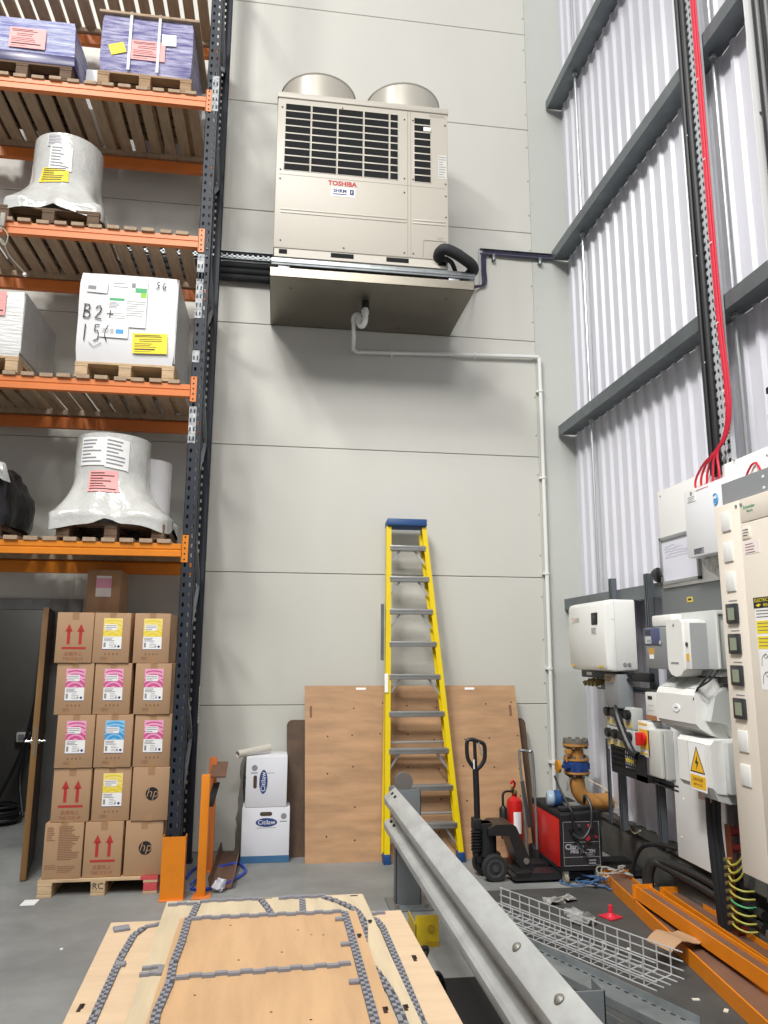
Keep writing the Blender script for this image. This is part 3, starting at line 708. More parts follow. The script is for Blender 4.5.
# ------------------------------------------------------------------ air conditioner on the back wall
AX0, AX1, AY0, AY1, AZ0, AZ1 = -.13, 1.425, 6.03, 6.80, 5.10, 6.64
t = thing('air_conditioner', 'large cream outdoor air conditioning unit mounted high on the back wall', 'air conditioner', (.65, 6.4, 5.02))
b = MB(); b.box(AX0, AX1, AY0, AY1, AZ0+.03, AZ1, .012); b.box(AX0-.006, AX1+.006, AY0-.012, AY1+.01, AZ1-.045, AZ1+.012, .006)
b.mi = 1; SX = 1.050
b.box(SX-.003, SX+.003, AY0-.0015, AY0+.001, AZ0+.04, AZ1-.05); b.box(SX+.026, SX+.030, AY0-.0015, AY0+.001, AZ0+.04, AZ1-.05)
b.box(AX0+.03, AX1-.03, AY0-.0012, AY0+.001, 5.833, 5.837)
b.mi = 0
for z in (5.50, 5.47): b.box(AX0+.05, SX-.01, AY0-.005, AY0+.001, z-.007, z+.007, .002); b.box(SX+.05, AX1-.03, AY0-.005, AY0+.001, z-.007, z+.007, .002)
b.mi = 2
for x, z in ((-.09, 6.50), (.45, 6.55), (1.02, 6.50), (1.10, 6.50), (1.4, 6.48), (-.09, 5.88), (1.02, 5.90), (1.10, 5.90), (1.4, 5.88), (-.09, 5.79), (1.02, 5.76), (1.4, 5.76), (-.07, 5.20), (.48, 5.17), (1.02, 5.17), (1.10, 5.17), (1.40, 5.55)):
    b.cyl((x, AY0+.002, z), (x, AY0-.004, z), .008, n=8)
cs_ = b.build('casing', [M_ac, M_acd, M_dkgrey], t)
def grille(x0, x1, z0, z1, rows_, name='air_grille', lab=None):
    b = MB(); b.box(x0, x1, AY0-.003, AY0+.002, z0, z1, .003); b.mi = 1
    rh = (z1-z0)/rows_
    for k in range(rows_):
        b.box(x0+.006, x1-.006, AY0-.0036, AY0-.002, z0+k*rh+.0055, z0+(k+1)*rh-.0055, .003, 1)
    return b.build(name, [M_ac, M_grille], cs_)
cols = [(-.065, .17), (.172, .407), (.409, .644), (.646, .881), (.883, .965)]
for x0, x1 in cols: grille(x0, x1, 5.875, 6.545, 9)
grille(1.105, 1.268, 5.875, 6.535, 9)
b = MB(); b.box(1.195, 1.268, AY0-.012, AY0-.004, 6.395, 6.44, .004); b.build('wind_sensor_cover', M_offw, t)
b = MB(); b.text('TOSHIBA', .062, FR(.46, AY0-.0005, 5.79), .001, sx=1.0, off=.0022); b.build('maker_lettering', mat('red_lettering', '#b0161f', .5), t, label='red maker lettering')
b = MB(); b.box(.36, .575, AY0-.002, AY0+.001, 5.665, 5.755, .006, 1); b.mi = 1; b.text('SHRM', .046, FR(.44, AY0-.002, 5.718), .001, sx=1.0, off=.0018); b.box(.375, .50, AY0-.003, AY0-.002, 5.682, 5.692); b.box(.525, .565, AY0-.003, AY0-.001, 5.685, 5.74, .006, 1)
b.mi = 0; b.text('F', .035, FR(.545, AY0-.003, 5.712), .0006); b.build('model_sticker', [M_white, M_navyink], t)
b = MB(); b.box(1.335, 1.41, AY0-.002, AY0+.001, 5.93, 6.17); b.mi = 1; lines(b, FR(0, AY0-.002, 0), 1.34, 1.405, 6.15, 9, .025, .008, .0006, 2); b.build('rating_plate', [mat('silver_label', '#c9c7c0', .4), M_greyink], t)
for q in ((1.25, 1.40, 6.575, 2), (1.32, 1.40, 5.34, 4)):
    b = MB(); lines(b, FR(0, AY0-.0, 0), q[0], q[1], q[2], 2, .015, .007, .001, q[3]); b.build('small_print', M_acd, t)
b = MB(); pts = [(1.19, 5.15), (1.19, 5.295), (1.205, 5.31), (1.40, 5.31)]
for p, q in zip(pts[:-1], pts[1:]): b.bar((p[0], AY0-.001, p[1]), (q[0], AY0-.001, q[1]), .006, .006, (0, 1, 0))
b.build('pipe_cover_seam', M_acd, cs_)
for cx in (.246, 1.065):
    b = MB(); R = .352; pr = [(R, AZ1), (R, AZ1+.262), (R+.010, AZ1+.274), (R-.004, AZ1+.274), (R-.012, AZ1+.262), (R-.012, AZ1)]
    n = 48; b.loft([[(cx+r*math.cos(2*PI*k/n), 6.415+r*math.sin(2*PI*k/n), z) for k in range(n)] for r, z in pr], caps=False)
    b.mi = 1
    for rr in (.1, .16, .22, .28): b.tube([(cx+rr*math.cos(a), 6.415+rr*math.sin(a), AZ1+.23) for a in (2*PI*k/24 for k in range(25))], .004, 4)
    for k in range(4): b.bar((cx-.32*math.cos(k*PI/4), 6.415-.32*math.sin(k*PI/4), AZ1+.225), (cx+.32*math.cos(k*PI/4), 6.415+.32*math.sin(k*PI/4), AZ1+.225), .006, .006)
    b.build('fan_cowl', [M_cowl, M_grille], t)
b = MB(); b.box(AX0+.01, AX1-.01, AY0+.01, AY1-.02, AZ0-.045, AZ0+.03); b.mi = 1
for x in (-.08, .37, .86, 1.33):
    wd = .07 if x in (-.08, 1.33) else .2
    b.box(x, x+wd, AY0+.008, AY0+.012, AZ0-.02, AZ0+.022)
b.build('plinth', [M_ac, M_grille], t, label='cream plinth with dark lifting slots')
t = thing('support_frame', 'galvanised steel bracket frame carrying the air conditioning unit', 'bracket', (.75, 6.5, 4.93))
for yy in (6.02, 6.72):
    b = MB(); b.box(-.14, 1.66, yy, yy+.06, 4.965, 5.03, .004); b.box(-.14, 1.66, yy-.006, yy, 4.985, 5.012, .002); b.build('cross_channel', M_galv, t)
for xx in (-.08, 1.42):
    b = MB(); b.box(xx, xx+.10, 6.03, 7.0, 4.925, 4.965, .003); b.build('arm', M_galv, t)
    b = MB(); b.box(xx-.01, xx+.11, 6.93, 7.0, 4.965, 5.45, .004); b.build('wall_channel', M_galv, t)
b = MB(); b.box(.05, 1.40, 6.08, 6.9, 4.935, 4.962); b.build('rubber_strip', M_rubber, t)
t = thing('drip_tray', 'stainless steel drip tray under the air conditioning unit', 'tray', (.75, 6.49, 4.845))
b = MB()
b.box(-.15, 1.645, 6.0, 6.99, 4.845, 4.850); b.box(-.15, 1.645, 6.0, 6.004, 4.845, 4.928); b.box(-.15, -.146, 6.0, 6.99, 4.845, 4.925); b.box(1.641, 1.645, 6.0, 6.99, 4.845, 4.925); b.box(-.15, 1.645, 6.985, 6.99, 4.845, 4.925)
b.mi = 1
for x, y in ((.03, 6.2), (1.43, 6.2), (.03, 6.85), (1.1, 6.88)): b.obox((x, y, 4.8445), (.04, .006, .001)); b.obox((x, y, 4.8445), (.006, .05, .001))
b.build('pan', [M_stain, mat('marker_cross', '#57504a', .6)], t)
b = MB(); b.cyl((.715, 6.36, 4.85), (.715, 6.36, 4.78), .035, n=16); b.build('outlet', M_blk, t)
t = thing('condensate_pipe', 'white plastic condensate pipe from the drip tray down the corner to the floor', 'pipe', (1.6, 6.95, .3))
b = MB(); b.tube([(.715, 6.36, 4.80), (.715, 6.36, 4.69)], .024, 12)
b.tube(smoothpath([(.715, 6.36, 4.70), (.712, 6.37, 4.65), (.69, 6.40, 4.625), (.665, 6.42, 4.65), (.665, 6.43, 4.70)], 6), .026, 12); b.tube(smoothpath([(.665, 6.43, 4.68), (.663, 6.435, 4.735), (.645, 6.45, 4.755), (.62, 6.46, 4.73), (.618, 6.47, 4.68)], 6), .024, 12)
b.cyl((.665, 6.43, 4.665), (.665, 6.43, 4.715), .034, n=14); b.cyl((.712, 6.362, 4.72), (.712, 6.362, 4.76), .034, n=14); b.build('trap', M_pvc, t)
b = MB(); b.tube([(.618, 6.47, 4.70), (.618, 6.47, 4.60), (.625, 6.50, 4.565), (.66, 6.90, 4.60), (.70, 6.955, 4.60)], .018, 10)
b.tube([(.69, 6.955, 4.60), (1.5, 6.955, 4.63), (2.555, 6.955, 4.665), (2.572, 6.955, 4.65), (2.575, 6.955, 4.0), (2.575, 6.955, .32)], .019, 12)
b.build('pipe_run', M_pvc, t)
for z in (4.3, 3.4, 2.45, 1.55, .7):
    b = MB(); b.cyl((2.575, 6.955, z-.012), (2.575, 6.955, z+.012), .027, n=12); b.box(2.535, 2.6, 6.955, 6.99, z-.01, z+.01); b.build('clip', M_pvc, t)
for x in (1.05, 1.9):
    b = MB(); zz = 4.60+(x-.69)*.035; b.cyl((x-.012, 6.955, zz), (x+.012, 6.955, zz), .027, n=12); b.box(x-.01, x+.01, 6.955, 7.0, zz-.03, zz+.03); b.build('clip', M_pvc, t)
t = thing('pipe_elbow', 'black insulated pipe elbow leaving the lower right of the air conditioner', 'pipe', (1.5, 6.0, 5.1))
b = MB(); P = smoothpath([(1.335, 6.06, 5.15), (1.325, 5.985, 5.165), (1.36, 5.93, 5.178), (1.45, 5.93, 5.152), (1.54, 5.95, 5.112), (1.61, 5.98, 5.082), (1.645, 6.03, 5.06), (1.63, 6.10, 5.05)], 7); b.tube(P, .05, 16); b.build('lagging', M_lag, t)
b = MB(); b.tube(smoothpath([(1.335, 6.06, 5.12), (1.37, 5.99, 5.125), (1.44, 6.0, 5.095), (1.50, 6.1, 5.06)], 6), .02, 10); b.build('thin_pipe', M_lag, t)
# cable trays along the back wall
def cabletray(name, label, P0, P1, wv, group, mats=None):
    b = MB(); d = Vector(P1)-Vector(P0); L = d.length; dx = d.normalized()
    x0, x1 = P0[0], P1[0]; y = P0[1]; z = P0[2]
    n = int(L/.05)
    for (za, zb) in ((z-wv/2, z-wv/2+.012), (z+wv/2-.012, z+wv/2), (z-.008, z+.008)): b.box(x0, x1, y-.002, y, za, zb)
    for k in range(n+1): b.box(x0+k*L/n-.009, x0+k*L/n+.009, y-.002, y, z-wv/2, z+wv/2)
    b.box(x0, x1, y-.03, y, z+wv/2, z+wv/2+.002); b.box(x0, x1, y-.03, y, z-wv/2-.002, z-wv/2)
    return b
t = thing('cable_tray', 'slotted cable tray with black pipes running from the rack to the air conditioner', 'cable tray', (-.9, 6.95, 5.3), 'wall cable trays')
cabletray('', '', (-2.6, 6.90, 5.495), (-.14, 6.90, 5.495), .075, '').build('perforated_tray', M_galv, t)
b = MB(); b.box(-2.6, -.14, 6.90, 7.0, 5.54, 5.545); b.box(-2.6, -.14, 6.995, 7.0, 5.28, 5.545); b.build('tray_back', M_galv, t)
b = MB()
for z in (5.42, 5.355, 5.29): b.tube([(-2.6, 6.94, z), (-.02, 6.94, z), (.3, 6.92, z-.02)], .036, 12)
b.build('lagged_pipe', M_lag, t)
t = thing('cable_tray', 'thin cable tray of purple cables stepping up from the unit to the corner', 'cable tray', (2.3, 6.96, 5.35), 'wall cable trays')
b = cabletray('', '', (1.975, 6.985, 5.80), (2.755, 6.985, 5.80), .05, ''); b.box(1.965, 1.985, 6.975, 6.985, 5.40, 5.82); b.build('perforated_tray', M_galv, t)
b = MB()
for k in range(3): b.tube(smoothpath([(1.60, 6.5, 5.0), (1.75, 6.7, 5.17), (1.90, 6.93, 5.36+.01*k), (1.995+.017*k, 6.965, 5.43), (1.995+.017*k, 6.965, 5.60), (2.0+.017*k, 6.965, 5.76-.016*k), (2.06, 6.965, 5.80-.016*k), (2.4, 6.965, 5.795-.016*k), (2.75, 6.965, 5.80-.016*k)], 6), .009, 6)
b.build('cables', M_cable, t)
for x in (2.12, 2.62):
    b = MB(); b.box(x-.015, x+.015, 6.955, 7.0, 5.71, 5.77); b.cyl((x, 6.96, 5.70), (x, 6.96, 5.73), .02, n=8); b.build('bracket', M_galvd, t)

# ------------------------------------------------------------------ against the back wall
def leaning(b, x0, x1, y_b, y_t, h, th, r0=0, skew=0):
    """board with foot at y_b leaning to y_t; optional rounded top corners"""
    L = math.hypot(y_t-y_b, h); a = math.atan2(y_t-y_b, h)
    F = Matrix.Translation((0, y_b, 0)) @ Matrix.Rotation(-a, 4, 'X') @ Matrix(((1, 0, 0, 0), (0, 0, -1, 0), (0, 1, 0, 0), (0, 0, 0, 1)))
    if r0:
        poly = [(x0, 0), (x1, 0)]+[(x1-r0+r0*math.cos(q)+skew, L-r0+r0*math.sin(q)) for q in (PI/2*k/6 for k in range(7))]+[(x0+r0-r0*math.sin(q)+skew, L-r0+r0*math.cos(q)) for q in (PI/2*k/6 for k in range(7))]
    else: poly = [(x0, 0), (x1, 0), (x1+skew, L), (x0+skew, L)]
    b.prism(poly, F @ Matrix.Translation((0, 0, -th)), th)
    return F
b = MB(); leaning(b, .145, 2.325, 6.74, 6.90, 1.10, .02, .05, -.03)
tag(b.build('hardboard_sheet', M_hard), 'dark brown round-cornered sheet showing behind both ends of the plywood', 'board')
t = thing('plywood_sheet', 'big plywood sheet leaning against the back wall behind the ladder', 'board', (1.25, 6.53, 0))
b = MB(); F = leaning(b, .285, 2.215, 6.53, 6.875, 1.395, .018, 0, -.02); b.mi = 1
rr = random.Random(5)
for i in range(8):
    for j in range(5):
        if rr.random() < .8:
            x = .45+i*.245+rr.uniform(-.02, .02); y = .18+j*.27+rr.uniform(-.03, .03); b.prism([(x+.007*math.cos(q), y+.007*math.sin(q)) for q in (2*PI*k/8 for k in range(8))], F @ Matrix.Translation((0, 0, .0002)), .0008)
b.build('sheet', [M_ply, M_slot], t)
for x in (.72, 1.72):
    b = MB(); b.M = F; b.box(x, x+.09, 1.40, 1.42, 0, .001); b.build('paper_tag', M_white, t)
for q in ((2.12, 2.145), (.31, .33)):
    b = MB(); b.M = F; b.box(q[0], q[1], 1.16, 1.26, 0, .001); b.build('stamp', mat('brown_stamp', '#7d5c42', .8), t)
# file boxes
def filebox(x0, x1, y0, y1, z0, z1, label, band, turned):
    t = thing('file_box', label, 'box', ((x0+x1)/2, (y0+y1)/2, z0), 'white file boxes')
    b = MB(); b.box(x0, x1, y0, y1, z0, z1, .006)
    b.build('body', mat('white_board_box', '#dfe0e6', .6), t); cx = (x0+x1)/2; wd = x1-x0
    if band: b = MB(); b.box(x0-.002, x1+.002, y0-.002, y1+.002, z0+.001, z0+.055); b.build('base_band', mat('blue_box_band', '#3d6a92', .6), t, label='blue printed band along the base')
    def ell(b, cx_, cz, rx, rz, d): b.prism([(cx_+rx*math.cos(q), cz+rz*math.sin(q)) for q in (2*PI*k/32 for k in range(32))], FR(0, y0-.0006, 0), d)
    b = MB()
    if turned: ell(b, x0+.145, (z0+z1)/2, .034, .095, .0008); b.mi = 1; b.text('Citilaw', .055, FR(x0+.145, y0-.0014, (z0+z1)/2, PI/2), .0004)
    else: ell(b, cx+.005, z0+.312, .088, .034, .0008); b.mi = 1; b.text('Citilaw', .05, FR(cx+.005, y0-.0014, z0+.312), .0004)
    b.build('oval_logo', [mat('blue_oval_ink', '#27427f', .6), M_white], t, label='blue oval logo')
    b = MB()
    def slot(xa, za, hx, hz):
        r = min(hx, hz); pl = []
        for q in range(24):
            a = 2*PI*q/24; pl.append((xa+(hx-r)*(1 if math.cos(a) > 0 else -1)+r*math.cos(a), za+(hz-r)*(1 if math.sin(a) > 0 else -1)+r*math.sin(a)))
        b.prism(pl, FR(0, y0-.0003, 0), .001)
    if turned: slot(x0+.077, (z0+z1)/2, .015, .052)
    else: slot(cx, z0+.378, .05, .016)
    b.build('hand_hole', mat('hand_hole_dark', '#4f4236', .9), t)
    b = MB(); ex, ez = (x0+.07, z1-.09) if turned else (x1-.05, z1-.07)
    b.prism([(ex+.024*math.cos(q), ez+.024*math.sin(q)) for q in (2*PI*k/20 for k in range(20))]+[], FR(0, y0-.0006, 0), .0006); lines(b, FR(0, y0-.0006, 0), ex-.03, ex+.03, ez-.04, 1, .01, .008, .0006); lines(b, FR(0, y0-.0004, 0), x0+.12, x1-.1, z0+.27, 1, .01, .004, .0006)
    b.build('printed_marks', mat('grey_box_print', '#8a8b92', .7), t)
filebox(-.235, .155, 6.60, 6.93, 0, .428, 'lower white file box with a blue band along its base', True, False)
filebox(-.215, .125, 6.60, 6.92, .430, .832, 'upper white file box turned on its side, oval logo running upward', False, True)
b = MB(); n = 20
A0, A1 = Vector((-.29, 6.58, .855)), Vector((-.03, 6.80, .880)); dd = (A1-A0).normalized(); ux = dd.cross(Vector((0, 0, 1))).normalized(); uy = ux.cross(dd)
def rg(p, r): return [p+ux*r*math.cos(2*PI*k/n)+uy*r*math.sin(2*PI*k/n) for k in range(n)]
b.loft([rg(A0, .030), rg(A1, .030), rg(A1, .024), rg(A0, .024), rg(A0, .030)], caps=False)
tag(b.build('paper_tube', mat('pale_paper_tube', '#cfcabf', .6)), 'pale rolled paper tube lying on top of the upper file box', 'tube')
b = MB(); b.loft([[(-.30, 6.85, 0), (-.22, 6.80, 0), (-.22, 6.95, 0), (-.30, 6.96, 0)], [(-.285, 6.87, .3), (-.235, 6.78, .35), (-.23, 6.95, .3), (-.28, 6.96, .3)], [(-.275, 6.90, .6), (-.24, 6.85, .62), (-.235, 6.97, .6), (-.27, 6.97, .6)], [(-.25, 6.93, .84), (-.235, 6.92, .84), (-.235, 6.97, .84), (-.25, 6.98, .84)]])
bmesh.ops.subdivide_edges(b.bm, edges=b.bm.edges[:], cuts=3, use_grid_fill=True); b.wobble(.03, 9); tag(b.build('plastic_bag', mat('grey_film', '#8d8a85', .35, 0, (6, .3)), smooth=1), 'grey plastic bag slumped behind the white file boxes', 'bag')

# ------------------------------------------------------------------ yellow step ladder, folded, leaning
t = thing('step_ladder', 'tall yellow fibreglass step ladder leaning folded against the back wall', 'ladder', (1.25, 6.43, 0))
def LY(z): return 6.43+.1285*z
def rail(name, p0, p1, w, dpt, m):
    b = MB(); a, c = Vector(p0), Vector(p1); d = (c-a).normalized(); x = Vector((1, 0, 0)); x = (x-d*x.dot(d)).normalized(); y = d.cross(x)
    R = Matrix((x, y, d)).transposed(); L = (c-a).length
    s_ = 1 if name[1] > 0 else -1
    b.obox((a+c)/2, (w, .004, L), R); 
    M0 = b.M
    b.obox((a+c)/2+x*(w/2-.002)*s_+y*dpt/2, (.004, dpt, L), R); b.obox((a+c)/2+y*dpt, (w, .004, L), R)
    return b.build(name[0], m, t)
xl0, xl1, xr0, xr1 = .945, 1.005, 1.565, 1.335
rail(('front_rail', -1), (xl0, LY(.05), .05), (xl1, LY(2.84), 2.84), .045, .075, M_yl)
rail(('front_rail', 1), (xr0, LY(.05), .05), (xr1, LY(2.84), 2.84), .045, .075, M_yl)
rail(('rear_rail', -1), (xl0-.02, LY(.06)+.078, .06), (xl1+.01, LY(2.78)+.078, 2.78), .035, .015, M_yl)
rail(('rear_rail', 1), (xr0+.0, LY(.06)+.078, .06), (xr1-.02, LY(2.78)+.078, 2.78), .035, .015, M_yl)
for x in (xl0, xr0):
    b = MB(); b.box(x-.03, x+.03, LY(0)-.012, LY(0)+.09, 0, .075, .006); b.build('foot', M_blue, t, label='blue plastic foot')
b = MB(); b.obox((1.172, LY(2.87)+.05, 2.872), (.372, .17, .065), Matrix.Rotation(-.12, 3, 'X'), .007); b.build('top_cap', M_blue, t, label='blue plastic top cap')
ZT = [2.635, 2.346, 2.05, 1.762, 1.48, 1.168, .866, .572, .28]
for i, z in enumerate(ZT):
    f = (z-.05)/2.79; xa = xl0+(xl1-xl0)*f; xb = xr0+(xr1-xr0)*f
    b = MB(); b.box(xa+.01, xb-.01, LY(z)-.012, LY(z)+.085, z-.022, z+.022, .004)
    b.box(xa+.01, xb-.01, LY(z)-.016, LY(z)-.010, z+.004, z+.024, .001); td = b.build('tread', M_alu, t)
    if i not in (3, 5, 7):
        for (xx, s_) in ((xa+.02, 1), (xb-.02, -1)):
            b = MB(); b.bar((xx, LY(z-.13)+.03, z-.14), (xx+s_*.085, LY(z)+.03, z-.02), .018, .006, (0, 1, 0)); b.build('tread_brace', M_alu, td)
for z in (.93, .36):
    f = z/2.84; b = MB(); b.cyl((xl0+(xl1-xl0)*f, LY(z)+.085, z), (xr0+(xr1-xr0)*f, LY(z)+.085, z), .010, n=10); b.build('rear_crossbar', M_alu, t)
b = MB(); b.box(.930, .953, LY(1.9)+.06, LY(1.9)+.11, 1.62, 2.12); b.build('spreader_arm', M_galvd, t)
b = MB(); b.obox((xl0+.012, LY(1.35)-.003, 1.43), (.03, .002, .16), Matrix.Rotation(-.128, 3, 'X')); b.build('warning_sticker', M_white, t)

# ------------------------------------------------------------------ stack of die boards in the foreground
pallet('pallet', 'floor pallet under the stack of plywood cutting boards', -.52, .50, 1.7, 3.05, 0, None, M_palletd)
t = thing('timber_crate', 'plain plywood crate carrying the plywood cutting boards', 'crate', (0, 2.4, .145))
b = MB(); b.box(-.50, .48, 1.75, 3.0, .145, .70, .004); b.build('shell', M_ply, t)
for x in (-.503, .435):
    b = MB(); b.box(x, x+.05, 1.74, 1.79, .145, .70); b.box(x, x+.05, 2.96, 3.005, .145, .70); b.build('corner_batten', M_pallet, t)
def strip(pts, cols=2, s=.0115, h=.008, z=0):
    """checkered run of small foam blocks along a path, one part of the current board t"""
    P = [Vector((x, y, 0)) for x, y in pts]; k = 0; b = MB()
    for p, q in zip(P[:-1], P[1:]):
        d = (q-p); L = d.length; n = max(1, int(L/(s*1.25))); a = math.atan2(d.y, d.x); R = Matrix.Rotation(a, 3, 'Z'); nv = Vector((-d.y, d.x, 0)).normalized()
        for i in range(n):
            c = p+d*(i+.5)/n
            for j in range(cols):
                k = (i+j) % 2; b.mi = k
                o = nv*((j-(cols-1)/2)*s); hh = h*(1.0 if k == 0 else .5)
                b.obox(c+o+Vector((0, 0, z+hh/2)), (L/n, s, hh), R)
    b.build('foam_strip', [M_foam1, M_foam2], t, label='grey checkered foam strip')
def wave(p, q, s=.03, off=.006, h=.009, z=0):
    """run of longer foam pieces stepped alternately either side of a rule line"""
    p, q = Vector((*p, 0)), Vector((*q, 0)); d = q-p; L = d.length; n = max(1, int(L/s)); a = math.atan2(d.y, d.x); nv = Vector((-d.y, d.x, 0)).normalized(); R = Matrix.Rotation(a, 3, 'Z'); b = MB()
    for i in range(n): b.obox(p+d*(i+.5)/n+nv*off*(1 if i % 2 else -1)+Vector((0, 0, z+h/2)), (L/n*1.02, .016, h), R)
    b.build('foam_strip', M_foam1, t, label='grey stepped foam strip')
def block(x, y, z, sx, sy, rot=0):
    b = MB(); b.obox((x, y, z+.005), (sx, sy, .010), Matrix.Rotation(rot, 3, 'Z'), .002); b.build('foam_block', M_foam1, t)
def panel(P, z, m):
    b = MB(); b.prism(P, Matrix.Translation((0, 0, z)), .018); b.build('panel', m, t)
ZA, ZB, ZC_ = .702, .7295, .757
def slot(x, y, z, L=.036, a=PI/2):
    b = MB(); b.obox((x, y, z), (L, .011, .0012), Matrix.Rotation(a, 3, 'Z')); b.obox((x+.006, y+.008, z), (L*.6, .007, .0012), Matrix.Rotation(a, 3, 'Z')); b.build('burnt_slot', M_slot, t)
GB = 'plywood cutting boards in the foreground stack'
t = thing('cutting_board', 'widest pale plywood cutting board at the bottom of the foreground stack', 'cutting board', (0, 2.3, ZA), GB)
panel([(-.500, 1.55), (.540, 1.55), (.506, 3.08), (-.566, 3.08)], ZA, mat('pale_pink_ply', '#d6bb9a', .5, 0, (3, .16), stretch=(.7, 5, 1)))
z = ZA+.018
strip([(-.440, 1.9), (-.452, 2.10), (-.458, 2.35), (-.466, 2.75), (-.460, 2.93), (-.435, 3.01)], 2, z=z)
strip([(.36, 3.02), (.395, 2.99), (.41, 2.90), (.415, 2.6), (.418, 2.2), (.42, 1.9)], 2, z=z)
wave((-.435, 3.01), (-.36, 3.04), .03, .003, z=z); wave((-.36, 3.045), (-.24, 3.045), .04, .004, z=z); wave((.30, 3.04), (.44, 3.045), .03, .004, z=z)
block(-.515, 3.00, z, .055, .04, .3); block(-.456, 2.68, z, .03, .028)
slot(-.51, 2.40, z, .05); slot(.475, 2.62, z, .05); slot(.465, 2.08, z)
t = thing('cutting_board', 'pale plywood cutting board in the middle of the foreground stack', 'cutting board', (0, 2.4, ZB), GB)
panel([(-.342, 1.600), (.422, 1.600), (.372, 3.203), (-.387, 3.203)], ZB, M_plyl)
z = ZB+.018
wave((-.375, 3.153), (-.275, 3.158), .028, .0045, z=z); wave((-.26, 3.178), (-.03, 3.183), .03, .0035, z=z)
strip([(-.03, 3.178), (.0, 3.068), (.015, 2.988)], 2, z=z); strip([(-.265, 3.163), (-.275, 2.988)], 2, z=z)
wave((.04, 3.178), (.22, 3.183), .03, .003, z=z); strip([(.13, 3.158), (.128, 2.998)], 2, z=z)
strip([(.215, 3.173), (.27, 3.108), (.325, 3.008), (.34, 2.888), (.332, 2.798), (.318, 2.698)], 2, .0125, z=z)
strip([(.318, 2.500), (.335, 2.420), (.352, 2.300), (.358, 2.150), (.352, 1.950)], 2, .0125, z=z)
for yy in (2.52, 2.565): wave((-.372, yy), (-.318, yy+.003), .02, .002, z=z)
block(-.315, 2.543, z, .018, .06)
slot(.362, 2.888, z); slot(.378, 2.220, z)
b = MB(); b.obox((-.02, 3.194, z), (.07, .006, .001)); b.build('burnt_slot', M_slot, t)
b = MB(); b.obox((.335, 3.183, z), (.03, .012, .001)); b.build('burnt_slot', M_slot, t)
t = thing('cutting_board', 'warm brown plywood cutting board on top, divided by two rows of grey foam', 'cutting board', (0, 2.3, ZC_), GB)
panel([(-.290, 1.600), (.335, 1.600), (.316, 2.923), (-.305, 2.923)], ZC_, M_plym)
z = ZC_+.018
wave((-.262, 2.903), (.262, 2.908), .032, .0045, z=z); wave((-.255, 2.415), (.250, 2.445), .034, .0045, z=z)
strip([(-.275, 2.908), (-.272, 2.688), (-.276, 2.520), (-.268, 2.380), (-.278, 2.200), (-.262, 1.950)], 2, .012, z=z)
strip([(.272, 2.908), (.275, 2.700), (.276, 2.400), (.277, 2.100), (.278, 1.900)], 2, .012, z=z)
for yy in (2.83, 2.600, 2.32): block(.248, yy, z, .03, .018)
slot(.300, 2.678, z); slot(.312, 2.150, z)
rr = random.Random(4); b = MB()
for k in range(16): b.prism([(x_, y_) for x_, y_ in ((.004, 0), (0, .004), (-.004, 0), (0, -.004))], FU(rr.uniform(-.22, .22), rr.uniform(1.9, 2.9), z+.0001), .0006)
o = b.build('burn_specks', M_slot, t); o['kind'] = 'stuff'

# ------------------------------------------------------------------ crash barrier
t = thing('crash_barrier', 'galvanised corrugated crash barrier running towards the camera', 'barrier', (.95, 4, 0))
pr = [(.010, .170), (-.055, .120), (-.066, .106), (-.066, .090), (-.060, .062), (-.004, .024), (.0, .0), (-.004, -.024), (-.055, -.048), (-.066, -.060), (-.066, -.085), (-.060, -.105), (.010, -.168)]
th = .005; poly = pr+[(x+th, z-(.002 if z > 0 else -.002)) for x, z in pr[::-1]]
b = MB(); BX, BZ = .838, .60
b.loft([[(BX+x+.004*(5.42-yy)/4, yy, BZ+z) for x, z in poly] for yy in (5.42, 3.6, 1.2)])
b.build('corrugated_rail', mat('weathered_galvanising', '#c6c8c6', .5, .25, (9, .28, .08), stretch=(1, .4, 1)), t, .35)
for z in (.746, .566):
    for yy in (5.20, 5.32): b = MB(); b.obox((BX-.0225 if z > .6 else BX-.03, yy, z), (.006, .045, .020), Matrix.Rotation(.70, 3, 'Y'), .002); b.build('fixing_slot', M_blkm, t)
for yy in (2.60, 2.22):
    b = MB()
    b.M = Matrix.Translation((BX-.0235, yy, .745)) @ Matrix.Rotation(.90, 4, 'Y'); b.lathe([(.001, .012), (.010, .010), (.017, .003), (.017, 0)], (0, 0, 0), 14, Matrix.Rotation(-PI/2, 4, 'Y')); b.build('bolt', M_bolt, t)
for i, yy in enumerate((5.40, 2.60)):
    b = MB(); xa = BX+.016; h = .755 if i == 0 else .60
    b.box(xa, xa+.175 if i == 0 else xa+.26, yy, yy+.008, 0, h, .002); b.box(xa, xa+.008, yy, yy+.10, 0, h, .002); b.box(xa+.167 if i == 0 else xa+.252, xa+.175 if i == 0 else xa+.26, yy, yy+.10, 0, h, .002)
    po = b.build('post', M_plate, t)
    b = MB(); b.box(xa-.05, xa+.25, yy-.10, yy+.18, 0, .012, .002); b.build('base_plate', M_plate, po)
    for dx in (0, .2):
        b = MB(); b.cyl((xa+dx, yy-.06, .01), (xa+dx, yy-.06, .035), .014, n=6); b.build('anchor_bolt', M_bolt, t)
b = MB(); b.lathe([(.001, -.03), (.058, -.03), (.064, -.02), (.064, .03), (.001, .03)], (.915, 5.46, .80), 28, Matrix.Rotation(PI/2, 4, 'X')); b.box(.89, .94, 5.45, 5.47, .62, .80); b.build('round_end_cap', mat('grey_cap', '#6f6a66', .6, .2), t)

